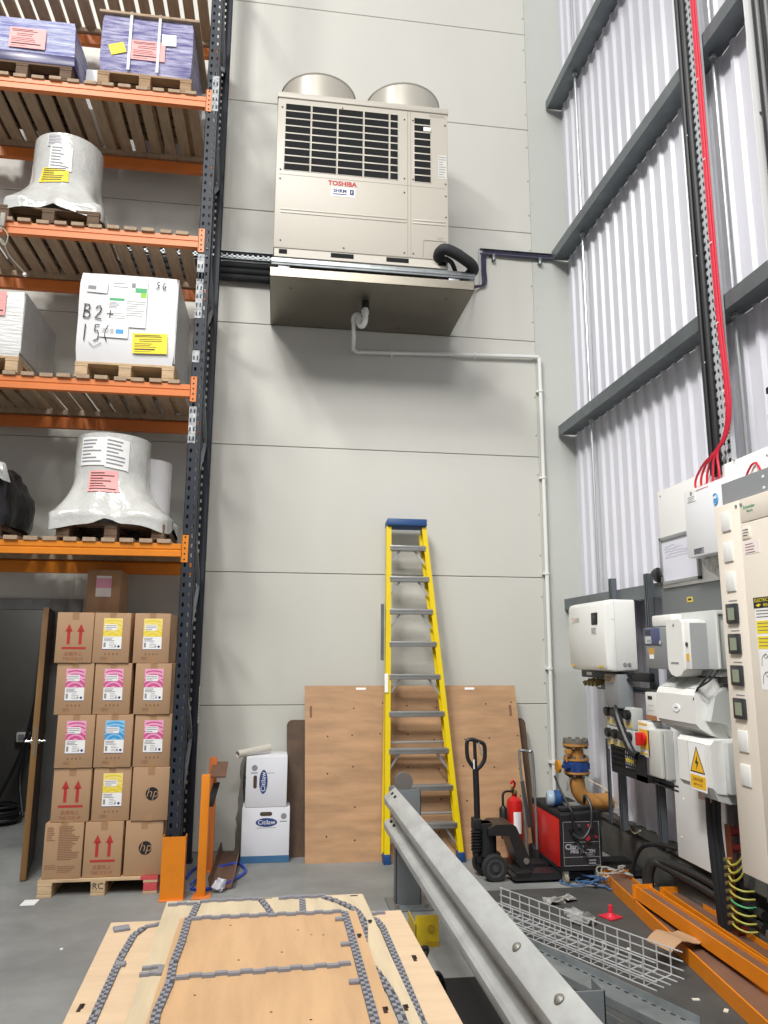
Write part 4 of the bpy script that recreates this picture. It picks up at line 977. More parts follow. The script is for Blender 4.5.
# ------------------------------------------------------------------ floor right of the barrier
t = thing('yellow_bracket', 'dirty yellow steel bracket on the floor behind the plywood boards', 'bracket', (1.0, 4.75, 0))
b = MB(); b.box(.86, 1.0, 4.70, 4.706, 0, .17, .001); b.box(.86, .866, 4.70, 4.95, 0, .12); b.build('plate', M_yc, t)
b = MB(); b.cyl((.955, 4.698, .10), (.955, 4.69, .10), .022, n=14); b.box(.93, 1.0, 4.69, 4.70, .0, .03); b.build('boss', mat('brass_yellow', '#a78a20', .4, .3), t)
b = MB(); b.tube(smoothpath([(.58, 3.6, .01), (.66, 3.75, .20), (.72, 3.9, .26), (.79, 4.0, .24), (.80, 4.3, .02)]), .014, 8); b.tube(smoothpath([(.60, 3.75, .01), (.7, 3.8, .14), (.82, 3.9, .17), (.9, 4.1, .015)]), .012, 8)
tag(b.build('floor_cable', M_blk), 'short black cable arching between the boards and the crash barrier', 'cable')
b = MB(); b.box(.52, .80, 3.95, 4.4, 0, .14, .01); b.wobble(.03, 5); tag(b.build('grey_sack', mat('grey_sack_film', '#77756f', .6, 0, (6, .3))), 'grey lump of packing in the gap under the crash barrier', 'packing')
b = MB(); b.box(.60, 1.50, 1.9, 4.25, .0, .006); tag(b.build('rubber_mat', M_blkm), 'black rubber mat on the floor beneath the crash barrier', 'mat')
# wire basket tray + slotted channels
def oriented(mb, P0, P1, z=0):
    d = Vector(P1)-Vector(P0); a = math.atan2(d.y, d.x); mb.M = Matrix.Translation((P0[0], P0[1], z)) @ Matrix.Rotation(a, 4, 'Z'); return d.length
b = MB(); L = oriented(b, (1.44, 5.22), (2.08, 4.02), .006)
for (yy, zz) in ((-.12, .13), (-.12, .085), (-.12, .04), (-.12, .0), (-.06, 0), (0, 0), (.06, 0), (.12, 0), (.12, .04), (.12, .085), (.12, .13)): b.cyl((0, yy, zz), (L, yy, zz), .0042, n=6)
for k in range(int(L/.085)+1):
    x = k*.085+.01; b.tube([(x, -.12, .13), (x, -.12, -.002), (x, .12, -.002), (x, .12, .13)], .0048, 6)
wt = b.build('wire_tray', mat('bright_wire', '#c4c6c7', .35, .4)); tag(wt, 'long galvanised wire basket cable tray lying on the dark floor', 'cable tray')
b = MB(); L = oriented(b, (1.20, 5.10), (1.90, 3.55), .006)
b.box(0, L, -.10, .10, 0, .004); b.box(0, L, -.104, -.10, 0, .04); b.box(0, L, .10, .104, 0, .04); b.mi = 1
for k in range(int(L/.055)):
    for yy in (-.085, .085): b.box(k*.055+.012, k*.055+.038, yy-.006, yy+.006, .004, .0048)
tag(b.build('slotted_channel', [M_galv, M_blkm]), 'flat slotted galvanised tray lying along the crash barrier', 'cable tray')
b = MB(); L = oriented(b, (1.33, 4.3), (1.62, 3.50), .004); b.box(0, L, -.05, .05, 0, .003); b.box(0, L, -.053, -.05, 0, .09); b.mi = 1
for k in range(int(L/.09)): b.box(k*.09+.02, k*.09+.06, -.0538, -.053, .03, .045)
wt2 = b.build('steel_angle', [M_galv, M_blkm]); tag(wt2, 'slotted steel angle lying behind the nearest barrier post', 'steel angle')
# orange beams
def floorbeam(P0, P1, z, w_, h_, label):
    t = thing('loose_beam', label, 'beam', (P0[0], P0[1], z), 'loose orange beams on the floor at right')
    b = MB(); L = oriented(b, P0, P1, z)
    F = Matrix(((0, 0, 1, 0), (1, 0, 0, 0), (0, 1, 0, 0), (0, 0, 0, 1)))
    b.prism([(-w_/2, 0), (w_/2, 0), (w_/2, h_), (w_/2-.01, h_), (w_/2-.01, h_*.75), (-w_/2+.01, h_*.75), (-w_/2+.01, h_), (-w_/2, h_)], F, L); b.build('rail', M_orange2, t)
    b = MB(); oriented(b, P0, P1, z); b.box(0.0, L, -w_/2+.011, w_/2-.011, h_*.75, h_*.77); b.build('inner_face', M_rust, t, label='rusty brown inner face')
    b = MB(); oriented(b, P0, P1, z); b.box(-.006, 0, -w_/2-.02, w_/2+.02, 0, h_+.01); b.build('end_connector', M_orange2, t)
floorbeam((2.56, 5.71), (2.27, 3.2), .005, .17, .085, 'lowest loose orange beam lying flat with the cardboard on it')
floorbeam((2.455, 5.05), (2.435, 3.2), .098, .10, .08, 'loose orange beam laid on top of the other two')
floorbeam((2.715, 5.15), (2.62, 3.2), .005, .13, .12, 'loose orange beam nearest the electrical cabinet')
b = MB(); F = Matrix.Translation((2.265, 4.30, .125)) @ Matrix.Rotation(.35, 4, 'Z')
b.M = F; rings = []
for k in range(7):
    x = -.13+.26*k/6; zz = .018*math.sin(k*.9)-.03*(k < 2)*(2-k)*.4; rings.append([(x, -.09, zz), (x, .09, zz+.004), (x, .09, zz+.008), (x, -.09, zz+.004)])
b.loft(rings); tag(b.build('cardboard_piece', M_card), 'curled scrap of brown cardboard lying on the lowest loose orange beam', 'cardboard')
t = thing('red_plastic_stand', 'red plastic base with a short stub on the dark floor', 'stand', (2.21, 5.02, .004))
b = MB(); b.M = Matrix.Translation((2.21, 5.02, .004)) @ Matrix.Rotation(.4, 4, 'Z'); b.box(-.055, .055, -.055, .055, 0, .012, .004); b.build('base', M_redplastic, t)
b = MB(); b.lathe([(.035, .012), (.016, .03), (.014, .075), (.001, .08)], (2.21, 5.02, .004), 14); b.build('stub', M_redplastic, t)
for i, (x, y, s) in enumerate(((1.95, 5.35, .06), (2.06, 5.38, .05), (2.0, 4.95, .07), (2.0, 5.10, .06))):
    b = MB(); b.ball((x, y, .018), s, 7, (1.2, .9, .28)); b.wobble(s*.7, 25, i)
    tag(b.build('film_scrap', mat('crumpled_film', '#a9a9a6', .3, 0, (20, .4)), smooth=0), ['crumpled clear film scrap nearest the pallet truck on the dark floor', 'clear film scrap beside the red plastic stand, towards the wall', 'largest crumpled film scrap, left of the red plastic stand', 'small film scrap left of the red plastic stand'][i], 'litter', 'film scraps on the dark floor')
for i, (x, y) in enumerate(((1.98, 4.62), (2.08, 4.5), (1.9, 3.9), (2.12, 3.85), (2.2, 3.72))):
    b = MB(); b.obox((x, y, .006), (.035, .02, .004), Matrix.Rotation(i, 3, 'Z')); tag(b.build('paper_scrap', mat('pale_scrap', '#cfcabc', .7)), 'tiny pale scrap of litter on the dark floor', 'litter', 'tiny pale scraps on the dark floor')
b = MB(); rr = random.Random(11); P = []
for k in range(46): P.append((2.38+.16*math.sin(k*.7)+rr.uniform(-.1, .12)+.004*k, 5.78+.09*math.cos(k*1.1)+rr.uniform(-.05, .05)-.003*k, .012+rr.random()*.05))
b.tube(smoothpath(P, 4), .006, 5)
tag(b.build('rope_tangle', M_rope), 'tangle of thin blue rope on the floor in front of the welder', 'rope')
b = MB(); P = [(2.52+.12*math.sin(k*.8)+rr.uniform(-.05, .05), 5.62+.1*math.cos(k*1.3), .1+rr.random()*.03) for k in range(16)]; b.tube(smoothpath(P, 4), .006, 5)
tag(b.build('wire_tangle', mat('grey_wire', '#9c9a94', .5)), 'tangle of pale grey wire over the ends of the loose orange beams', 'wire')

# ------------------------------------------------------------------ pallet truck
t = thing('pallet_truck', 'black hand pallet truck parked in front of the plywood sheet', 'pallet truck', (1.66, 5.95, 0))
b = MB(); b.tube(smoothpath([(1.585, 5.99, .40), (1.583, 5.99, .6), (1.578, 5.99, .79)], 3), .024, 12); b.build('tiller', M_blk, t)
b = MB(); b.tube(smoothpath([(1.578, 5.99, .79), (1.53, 5.985, .85), (1.512, 5.985, .90), (1.512, 5.985, 1.0), (1.545, 5.985, 1.02), (1.60, 5.985, 1.005), (1.645, 5.985, .985), (1.655, 5.985, .94), (1.65, 5.985, .87), (1.62, 5.985, .82), (1.578, 5.99, .785)], 6), .016, 10)
b.cyl((1.578, 5.985, .79), (1.572, 5.985, 1.01), .014); b.build('handle_loop', M_blk, t)
b = MB(); b.bar((1.60, 5.975, 1.0), (1.625, 5.97, .90), .012, .014, (0, 1, 0)); b.build('release_lever', M_chrome, t, label='chrome release lever')
b = MB(); b.box(1.555, 1.565, 5.964, 5.968, .80, .87); b.build('sticker', M_white, t)
b = MB(); b.cyl((1.66, 6.0, .16), (1.66, 6.0, .40), .075, n=20); b.box(1.55, 1.72, 5.94, 6.06, .34, .40, .01); b.cyl((1.565, 5.96, .17), (1.565, 5.96, .36), .03, n=12)
for k in range(7): b.lathe([(.024, 0), (.042, .008), (.042, .016), (.024, .024)], (1.565, 5.955, .20+k*.022), 14)
b.box(1.54, 1.60, 5.92, 6.02, .36, .44, .008); b.box(1.58, 1.76, 5.96, 6.04, .11, .18, .006); b.build('pump', M_blk, t)
for yy, xx in ((5.885, 1.685), (6.055, 1.655)):
    b = MB(); b.lathe([(.04, -.03), (.088, -.03), (.096, -.02), (.096, .02), (.088, .03), (.04, .03)], (xx, yy, .096), 28, Matrix.Rotation(PI/2, 4, 'X')); b.mi = 1
    b.lathe([(.066, .024), (.066, .033), (.052, .033), (.048, .027), (.024, .027), (.022, .04), (.001, .04)], (xx, yy, .096), 24, Matrix.Rotation(PI/2, 4, 'X')); b.build('steer_wheel', [M_rubber, M_dkgrey], t)
b = MB(); FF = FR(0, 6.12, 0)
prof_ = [(1.64, .375), (1.70, .405), (1.83, .405), (1.86, .385), (1.985, .10), (1.985, .05), (1.90, .05), (1.80, .32), (1.64, .33)]
b.prism(prof_, FF, .25); b.build('body_bracket', mat('black_gloss_steel', '#232325', .35), t)
b = MB(); b.cyl((1.93, 5.86, .14), (1.93, 5.875, .14), .022, n=12); b.build('pivot_bolt', M_bolt, t)
for yy in (5.80, 6.05):
    b = MB(); b.prism([(1.80, .05), (1.83, .072), (2.86, .066), (2.93, .05), (2.93, .035), (2.86, .022), (1.83, .02), (1.80, .03)], FR(0, yy+.15, 0), .15); b.build('fork', mat('black_gloss_steel', '#232325'), t)
    b = MB(); b.cyl((2.74, yy+.03, .03), (2.74, yy+.12, .03), .03, n=16); b.build('fork_roller', M_rubber, t)
b = MB(); b.box(1.82, 1.95, 5.80, 6.20, .03, .085, .006); b.build('fork_crosshead', mat('black_gloss_steel', '#232325'), t)
# fire extinguisher
t = thing('fire_extinguisher', 'red fire extinguisher standing behind the black pallet truck', 'extinguisher', (2.045, 6.49, 0))
b = MB(); b.lathe([(.001, .0), (.062, .0), (.068, .012), (.068, .43), (.06, .465), (.035, .486), (.022, .495), (.022, .516), (.001, .516)], (2.045, 6.49, 0), 28); b.build('cylinder', M_red, t)
b = MB(); b.M = Matrix.Translation((.065, .09, 0)) @ Matrix.Diagonal((1, 1, .86, 1)); b.box(1.965, 1.995, 6.36, 6.42, .60, .635, .004); b.bar((1.985, 6.40, .62), (1.94, 6.36, .665), .014, .02); b.build('valve', M_brass, t)
b = MB(); b.M = Matrix.Translation((.065, .09, 0)) @ Matrix.Diagonal((1, 1, .86, 1)); b.tube(smoothpath([(1.97, 6.38, .66), (1.975, 6.36, .70), (1.955, 6.35, .73), (1.935, 6.35, .70)], 5), .010, 8); b.build('lever', M_red, t)
b = MB(); b.M = Matrix.Translation((.065, .09, 0)) @ Matrix.Diagonal((1, 1, .86, 1)); b.tube(smoothpath([(1.965, 6.38, .62), (1.90, 6.36, .63), (1.865, 6.35, .60), (1.862, 6.34, .48)], 5), .011, 8); b.lathe([(.016, .20), (.034, .17), (.034, .0), (.022, -.06), (.02, -.1)][::-1], (1.862, 6.34, .30), 14); b.build('hose_horn', M_blk, t, label='black hose and horn')
b = MB(); b.M = Matrix.Translation((.065, .09, 0)) @ Matrix.Diagonal((1, 1, .86, 1)); n = 8; b.loft([[(1.98+.0695*math.sin(a), 6.40-.0695*math.cos(a), z) for z in (.24, .44)]+[(1.98+.066*math.sin(a), 6.40-.066*math.cos(a), z) for z in (.44, .24)] for a in (-.45+1.0*k/n for k in range(n+1))]); b.build('instruction_label', M_white, t)
# sack trolley
t = thing('sack_trolley', 'slim steel trolley frame standing beside the red welder', 'trolley', (2.07, 6.28, 0))
b = MB(); b.tube(smoothpath([(2.07, 6.24, .02), (2.045, 6.24, .5), (2.02, 6.25, .86), (2.035, 6.25, .895), (2.10, 6.25, .885), (2.135, 6.25, .85), (2.145, 6.24, .4), (2.145, 6.24, .02)], 6), .011, 8); b.build('tube_frame', M_galv, t)
b = MB(); b.bar((2.03, 6.225, .66), (2.085, 6.225, .30), .03, .012, (0, 1, 0), .003); b.build('strap_arm', M_dkgrey, t)
b = MB(); b.box(2.04, 2.158, 6.21, 6.30, .0, .012); b.box(2.125, 2.158, 6.215, 6.265, .01, .13, .004); b.build('toe_plate', M_blkm, t)
for xx in (2.035, 2.14):
    b = MB(); b.cyl((xx-.012, 6.34, .075), (xx+.012, 6.34, .075), .075, n=20); b.build('wheel', M_rubber, t)
# welder
M_redk = mat('dull_red_knob', '#a8303a', .5)
t = thing('welder', 'red and black wheeled welding set with a faded maker panel', 'welder', (2.3, 6.0, 0))
WX0, WX1, WY0, WY1 = 2.165, 2.475, 5.74, 6.38
b = MB(); b.box(WX0, WX1, WY0+.02, WY1, .105, .455, .006); b.build('red_case', M_red, t, label='red side panels')
b = MB(); b.loft([[(WX0-.004, WY0+.03, .09), (WX1+.012, WY0+.03, .09), (WX1+.02, WY0+.03, .30), (WX1+.002, WY0+.03, .52), (WX0-.002, WY0+.03, .50)], [(WX0, WY0, .095), (WX1+.006, WY0, .095), (WX1+.012, WY0, .30), (WX1-.008, WY0, .505), (WX0+.004, WY0, .485)]])
fp = b.build('front_panel', M_blk, t)
b = MB(); b.box(WX0-.004, WX1+.004, WY0+.03, WY1+.01, .455, .50, .01); b.build('lid', M_blkm, t)
b = MB(); b.box(WX0+.02, WX1-.02, WY0+.05, WY0+.12, .499, .535, .008); b.build('carry_handle', M_blk, t)
b = MB(); b.box(WX0-.002, WX1+.002, WY0+.10, WY1+.005, .09, .106); b.build('base', M_blkm, t)
b = MB(); b.box(WX0+.015, WX1-.012, WY0-.003, WY0+.001, .13, .44); b.mi = 1
for p, q in (((.015, .13), (.015, .44)), ((.298, .13), (.298, .44)), ((.015, .13), (.298, .13)), ((.015, .19), (.298, .19)), ((.015, .295), (.298, .295)), ((.015, .44), (.298, .44))):
    b.bar((WX0+p[0], WY0-.004, p[1]), (WX0+q[0], WY0-.004, q[1]), .0025, .0015, (0, 1, 0))
b.text('Clarke', .055, FR(WX0+.10, WY0-.003, .262), .0008, off=.0015); b.text('MIG 175TEM', .036, FR(WX0+.165, WY0-.003, .228), .0006, off=.0012); b.text('TURBO', .022, FR(WX0+.22, WY0-.003, .203), .0006); lines(b, FR(0, WY0-.003, 0), WX0+.21, WX0+.27, .165, 2, .02, .01, .0006)
b.build('control_plate', [mat('dark_control_plate', '#2a2a2d', .5), mat('worn_grey_lettering', '#a3a5a9', .6)], fp)
for x, z, r, m in ((.225, .405, .019, M_redk), (.20, .325, .023, M_redk), (.27, .33, .010, M_redk), (.08, .385, .02, M_blk), (.14, .41, .014, M_dkgrey)):
    b = MB(); b.lathe([(.001, .02), (r*.8, .02), (r, .012), (r, 0)], (WX0+x, WY0-.003, z), 16, Matrix.Rotation(PI/2, 4, 'X')); b.build('knob', m, fp, label='red knob' if m is M_redk else None)
b = MB(); b.tube(smoothpath([(WX0+.08, WY0-.03, .36), (WX0+.13, WY0-.09, .34), (WX0+.20, WY0-.08, .42), (WX0+.225, WY0-.05, .55), (WX0+.21, WY0+.02, .62), (WX0+.225, WY0+.08, .56)]), .012, 8)
b.tube(smoothpath([(WX0+.07, WY0-.03, .37), (WX0+.075, WY0-.05, .5), (WX0+.06, WY0-.02, .56), (WX0+.02, WY0+.06, .68), (WX0+.0, WY0+.10, .76)]), .008, 8); b.tube(smoothpath([(WX0+.09, WY0-.03, .34), (WX0+.15, WY0-.06, .26), (WX0+.19, WY0-.05, .24)]), .008, 6); b.build('torch_lead', M_blk, t)
for xx, yy in ((WX0+.03, WY0+.025), (WX1-.03, WY0+.025), (WX0+.03, WY1-.03), (WX1-.03, WY1-.03)):
    b = MB(); b.box(xx-.02, xx+.02, yy-.02, yy+.02, .065, .092); b.mi = 1; b.cyl((xx-.014, yy-.01, .036), (xx+.014, yy-.01, .036), .036, n=18); b.build('caster', [M_bolt, mat('pale_caster', '#8b8577', .6)], t)
b = MB(); b.box(WX0+.0, WX1+.0, WY0+.05, WY1+.0, .078, .09); b.build('axle_plate', M_blkm, t)
t = thing('plastic_bottle', 'clear and blue plastic bottle lying on top of the welder', 'bottle', (2.20, 6.02, .50))
b = MB(); Ry = Matrix.Rotation(PI/2, 4, 'Y') @ Matrix.Rotation(.2, 4, 'X')
b.lathe([(.001, -.06), (.045, -.058), (.060, -.045), (.062, -.01), (.055, .0)], (2.215, 6.0, .563), 22, Ry); b.build('clear_shell', mat('dusty_clear_plastic', '#9fb0bf', .25), t)
b = MB(); b.lathe([(.056, .0), (.064, .01), (.060, .045), (.04, .06), (.02, .065), (.02, .08), (.001, .08)], (2.215, 6.0, .563), 22, Ry); b.build('blue_end', M_blue, t, label='blue end')
b = MB(); b.box(2.30, 2.42, 5.90, 6.05, .501, .52, .004); b.box(2.32, 2.46, 5.84, 5.9, .501, .515, .004); b.wobble(.02, 12); tag(b.build('crumpled_rag', mat('grey_rag', '#7f7d78', .8, 0, (15, .4))), 'grey crumpled rag on top of the welder', 'rag')

# ------------------------------------------------------------------ gas pipe with valve
t = thing('gas_pipe', 'ochre gas pipe stub with blue valve rising out of the ribbed wall', 'pipe', (2.65, 6.55, .35))
PX, PY = 2.632, 6.55
def disc(b, z0, z1, r, n=28): b.lathe([(.001, z0), (r, z0), (r, z1), (.001, z1)], (PX, PY, 0), n)
b = MB(); b.tube([(PX, PY, .90), (PX, PY, .62)]+smoothpath([(PX, PY, .60), (PX+.008, PY, .53), (PX+.05, PY, .465), (PX+.12, PY, .43), (PX+.20, PY, .425)], 6)+[(PX+.32, PY, .425)], .066, 22); b.build('pipe_run', M_pipey, t)
b = MB(); disc(b, .895, .915, .112); disc(b, .775, .79, .112); disc(b, .665, .68, .112)
b.lathe([(.066, 0), (.08, 0), (.08, .012), (.066, .012)], (PX+.27, PY, .425), 24, Matrix.Rotation(PI/2, 4, 'Y')); b.build('flange', M_pipey, t)
b = MB(); disc(b, .916, .94, .110)
for k in range(8):
    a = 2*PI*k/8+.2; x, y = PX+.09*math.cos(a), PY+.09*math.sin(a); b.cyl((x, y, .87), (x, y, .955), .010, n=6); b.cyl((x, y, .938), (x, y, .958), .017, n=6); b.cyl((x, y, .875), (x, y, .893), .017, n=6)
    b.cyl((x, y, .64), (x, y, .815), .009, n=6); b.cyl((x, y, .788), (x, y, .806), .016, n=6); b.cyl((x, y, .648), (x, y, .664), .016, n=6)
b.build('blank_flange', M_bolt, t, label='grey bolted blank flange')
b = MB(); disc(b, .682, .773, .105)
for k in range(12):
    a = 2*PI*k/12; b.box(PX+.10*math.cos(a)-.012, PX+.10*math.cos(a)+.012, PY+.10*math.sin(a)-.012, PY+.10*math.sin(a)+.012, .70, .755)
b.bar((PX-.08, PY-.06, .73), (PX-.19, PY-.09, .735), .03, .03); b.build('valve_body', mat('blue_valve_paint', '#27437f', .45), t, label='blue valve body')
b = MB(); b.lathe([(.001, -.012), (.03, -.016), (.055, -.012), (.055, .012), (.03, .016), (.001, .012)], (PX-.20, PY-.09, .735), 10, Matrix.Rotation(PI/2, 4, 'Y')); b.build('hand_knob', mat('ochre_knob', '#c98a2a', .45), t)
b = MB(); b.tube(smoothpath([(PX-.05, PY-.05, .85), (PX-.10, PY-.07, .86), (PX-.115, PY-.075, .83), (PX-.115, PY-.075, .77)], 5), .008, 8); b.box(PX-.125, PX-.075, PY-.09, PY-.05, .84, .87); b.build('sensing_tube', M_pipey, t)
b = MB(); b.tube(smoothpath([(2.70, 6.45, .62), (2.80, 6.3, .55), (2.83, 6.1, .40), (2.84, 5.95, .30), (2.80, 5.75, .36)]), .006, 6)
tag(b.build('thin_wire', mat('cream_wire', '#c6bd9c', .5)), 'thin cream wire sagging from the gas pipe along the ribbed wall', 'wire')
b = MB(); b.tube([(PX+.066*math.cos(a), PY+.066*math.sin(a), .635) for a in (2*PI*k/20 for k in range(21))], .007, 6); b.tube(smoothpath([(PX-.06, PY-.03, .635), (PX-.10, PY-.06, .60), (PX-.12, PY-.07, .53)], 5), .008, 6)
tag(b.build('earth_clamp', M_bolt), 'wire clamp wrapped round the gas pipe below the blue valve', 'clamp')

# ------------------------------------------------------------------ electrical wall on the right
def wb(b, yf, yn, z0, z1, xf, xb, bev=0): return b.box(xf, xb, yn, yf, z0, z1, bev)
def wcircle(b, x, y, z, r, d=.001, n=24): b.prism([(r*math.cos(q), r*math.sin(q)) for q in (2*PI*k/n for k in range(n))], FW(x, y, z), d)
GS = 'steel struts carrying the electrical boxes'
def strut(p0, p1, label, w_=.042):
    b = MB(); p0, p1 = Vector(p0), Vector(p1); d = (p1-p0).normalized()
    if abs(d.z) > .5:
        x, y = p0.x, p0.y; z0, z1 = p0.z, p1.z
        b.box(x, x+.003, y-w_/2, y-w_*.2, z0, z1); b.box(x, x+.003, y+w_*.2, y+w_/2, z0, z1); b.box(x, x+w_, y-w_/2, y-w_/2+.003, z0, z1); b.box(x, x+w_, y+w_/2-.003, y+w_/2, z0, z1); b.box(x+w_-.003, x+w_, y-w_/2, y+w_/2, z0, z1)
    else:
        x, z = p0.x, p0.z; y0, y1 = min(p0.y, p1.y), max(p0.y, p1.y)
        b.box(x, x+.003, y0, y1, z-w_/2, z-w_*.2); b.box(x, x+.003, y0, y1, z+w_*.2, z+w_/2); b.box(x, x+w_, y0, y1, z-w_/2, z-w_/2+.003); b.box(x, x+w_, y0, y1, z+w_/2-.003, z+w_/2); b.box(x+w_-.003, x+w_, y0, y1, z-w_/2, z+w_/2)
    return tag(b.build('steel_strut', M_strut, None, 0), label, 'strut', GS)
strut((2.712, 5.88, .34), (2.712, 5.88, 2.30), 'vertical steel strut behind the white inverter', .05)
strut((2.712, 5.27, .34), (2.712, 5.27, 2.28), 'vertical steel strut passing up beside the grey drive with the blue keypad', .05)
strut((2.725, 6.12, .34), (2.725, 6.12, 1.0), 'thin vertical strut in front of the gas pipe bend', .024)
strut((2.70, 5.75, .80), (2.70, 4.95, .80), 'dark horizontal strut under the black mesh tray and grey isolator box')
strut((2.70, 6.2, 1.42), (2.70, 4.5, 1.42), 'horizontal strut behind the row of black sockets')

t = thing('inverter', 'large white rounded inverter box on the wall with a small dark display', 'inverter', (2.62, 5.88, 1.55))
b = MB()
prof2 = [(2.745, 1.565), (2.56, 1.555), (2.515, 1.565), (2.500, 1.60), (2.488, 1.83), (2.500, 2.06), (2.515, 2.09), (2.56, 2.105), (2.745, 2.105)]
F = Matrix(((1, 0, 0, 0), (0, 0, 1, 0), (0, 1, 0, 0), (0, 0, 0, 1)))
n = 7; rings = []
for k, (yy, ins) in enumerate(((5.53, .020), (5.537, .006), (5.55, 0), (6.25, 0), (6.263, .006), (6.27, .02))):
    cx_, cz_ = 2.62, 1.83
    rings.append([(x if x > 2.74 else x+ins, yy, z+(ins if z < cz_ else -ins)*(1 if abs(z-cz_) > .1 else 0)) for x, z in prof2])
b.loft(rings); ca = b.build('casing', M_offw, t, .5)
b = MB(); b.box(2.575, 2.577, 5.5285, 5.532, 1.57, 2.09); b.box(2.56, 2.577, 5.5285, 5.532, 1.74, 1.743); b.box(2.55, 2.577, 5.5285, 5.532, 1.95, 1.953); b.build('side_seam', M_lgrey, t)
b = MB(); b.box(2.486, 2.50, 5.655, 5.765, 1.915, 2.01, .006); b.mi = 1; b.box(2.4855, 2.49, 5.675, 5.74, 1.965, 1.985); b.build('display', [M_blk, M_dkgrey], ca, label='small dark display')
b = MB(); wb(b, 5.765, 5.67, 1.845, 1.895, 2.4855, 2.49); b.mi = 1; lines(b, FW(2.4855, 0, 0), -5.76, -5.68, 1.885, 4, .01, .004, .0004); b.build('rating_label', [M_lgrey, M_mgrey], t)
b = MB(); b.tube([(2.489, 6.14+.02*math.cos(a), 1.967+.022*math.sin(a)) for a in (2*PI*k/6 for k in range(7))], .003, 5); b.mi = 1; lines(b, FW(2.4905, 0, 0), -6.11, -6.0, 1.977, 2, .02, .010, .0006); b.build('maker_mark', [mat('pale_orange_mark', '#d9b9a4', .5), mat('pale_grey_mark', '#cfc6c0', .5)], t)
for q in ((6.22, 6.16), (5.69, 5.60)):
    b = MB(); wb(b, q[0], q[1], 1.585, 1.60, 2.499, 2.503); b.build('warning_sticker', mat('yellow_sticker', '#d9b53a', .5), t)
for xx in (2.64, 2.675):
    b = MB(); b.lathe([(.001, .012), (.012, .012), (.014, 0)], (xx, 5.53, 1.612), 14, Matrix.Rotation(PI/2, 4, 'X')); b.build('side_screw', M_mgrey, t)
t = thing('mounting_rail', 'black slotted mounting rail just below the white inverter', 'bracket', (2.66, 5.75, 1.49))
b = MB(); wb(b, 6.40, 5.60, 1.49, 1.555, 2.65, 2.70, .01); wb(b, 5.62, 5.40, 1.535, 1.555, 2.65, 2.70); wb(b, 5.62, 5.40, 1.49, 1.508, 2.65, 2.70); wb(b, 5.42, 5.18, 1.49, 1.555, 2.65, 2.70, .01)
b.mi = 1; wb(b, 6.28, 6.17, 1.51, 1.535, 2.649, 2.655); b.build('rail', [mat('blue_black_plastic', '#14171c', .5), M_white], t)
t = thing('cable_glands', 'row of brass cable glands sticking out below the black mounting rail', 'gland', (2.62, 6.2, 1.42))
for k in range(4):
    b = MB(); y = 6.22-.075*k; b.tube([(2.70, y, 1.475), (2.60, y+.01, 1.44)], .018, 10); b.tube([(2.66, y+.004, 1.461), (2.645, y+.006, 1.456)], .028, 6); b.tube([(2.62, y+.008, 1.447), (2.60, y+.01, 1.44)], .024, 6); b.build('gland', M_brass, t)
t = thing('grey_adaptable_box', 'grey steel adaptable box hanging below the inverter above the sockets', 'box', (2.62, 5.63, 1.28))
b = MB(); wb(b, 5.77, 5.53, 1.285, 1.535, 2.58, 2.70, .004); b.build('body', M_mgrey, t)
b = MB(); wb(b, 5.75, 5.60, 1.475, 1.525, 2.578, 2.581); b.mi = 1; lines(b, FW(2.578, 0, 0), -5.745, -5.62, 1.515, 4, .01, .005, .0005); b.build('label', [mat('buff_label', '#cdb48e', .6), M_ink], t)
for r_, (zz, lab) in enumerate(((1.215, 'upper row of four black sockets on a grey base, left of the white meter'), (1.055, 'lower row of four black sockets on a grey base, above the mesh tray'))):
    t = thing('socket_bank', lab, 'sockets', (2.66, 5.7, zz-.08), 'banks of black sockets')
    b = MB(); wb(b, 5.87, 5.40, zz-.078, zz+.078, 2.625, 2.70, .004); b.mi = 1
    for k in range(4): wb(b, 5.855-.115*k, 5.765-.115*k, zz-.065, zz-.028, 2.6235, 2.626)
    b.build('base', [M_lgrey, mat('buff_yellow_label', '#d6c27c', .6)], t)
    for k in range(4):
        b = MB(); y = 5.81-.115*k; b.tube([(2.626, y, zz+.03), (2.59, y, zz+.026)], .034, 16); b.tube([(2.608, y, zz+.028), (2.60, y, zz+.027)], .038, 16); b.mi = 1; b.tube([(2.591, y, zz+.026), (2.5885, y, zz+.0257)], .018, 12); b.build('socket', [M_blk, M_dkgrey], t)
t = thing('mesh_tray', 'black perforated plastic tray tilted below the sockets', 'tray', (2.62, 5.5, .82))
b = MB()
def tilt(y, z): return z+.02*(y-5.5)
for k in range(16):
    y = 5.74-.03*k; wb(b, y, y-.009, .835, 1.0, 2.60, 2.604)
for k in range(5): wb(b, 5.74, 5.27, .835+.038*k, .845+.038*k, 2.5995, 2.6045)
wb(b, 5.34, 5.20, .80, .985, 2.598, 2.61); wb(b, 5.75, 5.20, .80, .84, 2.598, 2.66); wb(b, 5.76, 5.74, .82, 1.0, 2.60, 2.70)
b.mi = 1; wb(b, 5.5, 5.36, .905, .935, 2.594, 2.598, .004); b.build('mesh', [M_blkm, mat('yellow_tag', '#dcc64a', .5)], t)
b = MB(); wb(b, 5.93, 5.80, .945, .975, 2.66, 2.664); b.mi = 1; wb(b, 5.86, 5.80, .945, .975, 2.659, 2.661); b.box(2.66, 2.75, 5.86, 5.88, .955, .965)
tag(b.build('cable_tag', [M_white, M_yel]), 'small white and yellow cable tag left of the mesh tray', 'tag')
t = thing('rotary_isolator', 'yellow and white isolator switch with a red rotary handle', 'switch', (2.65, 5.2, .98))
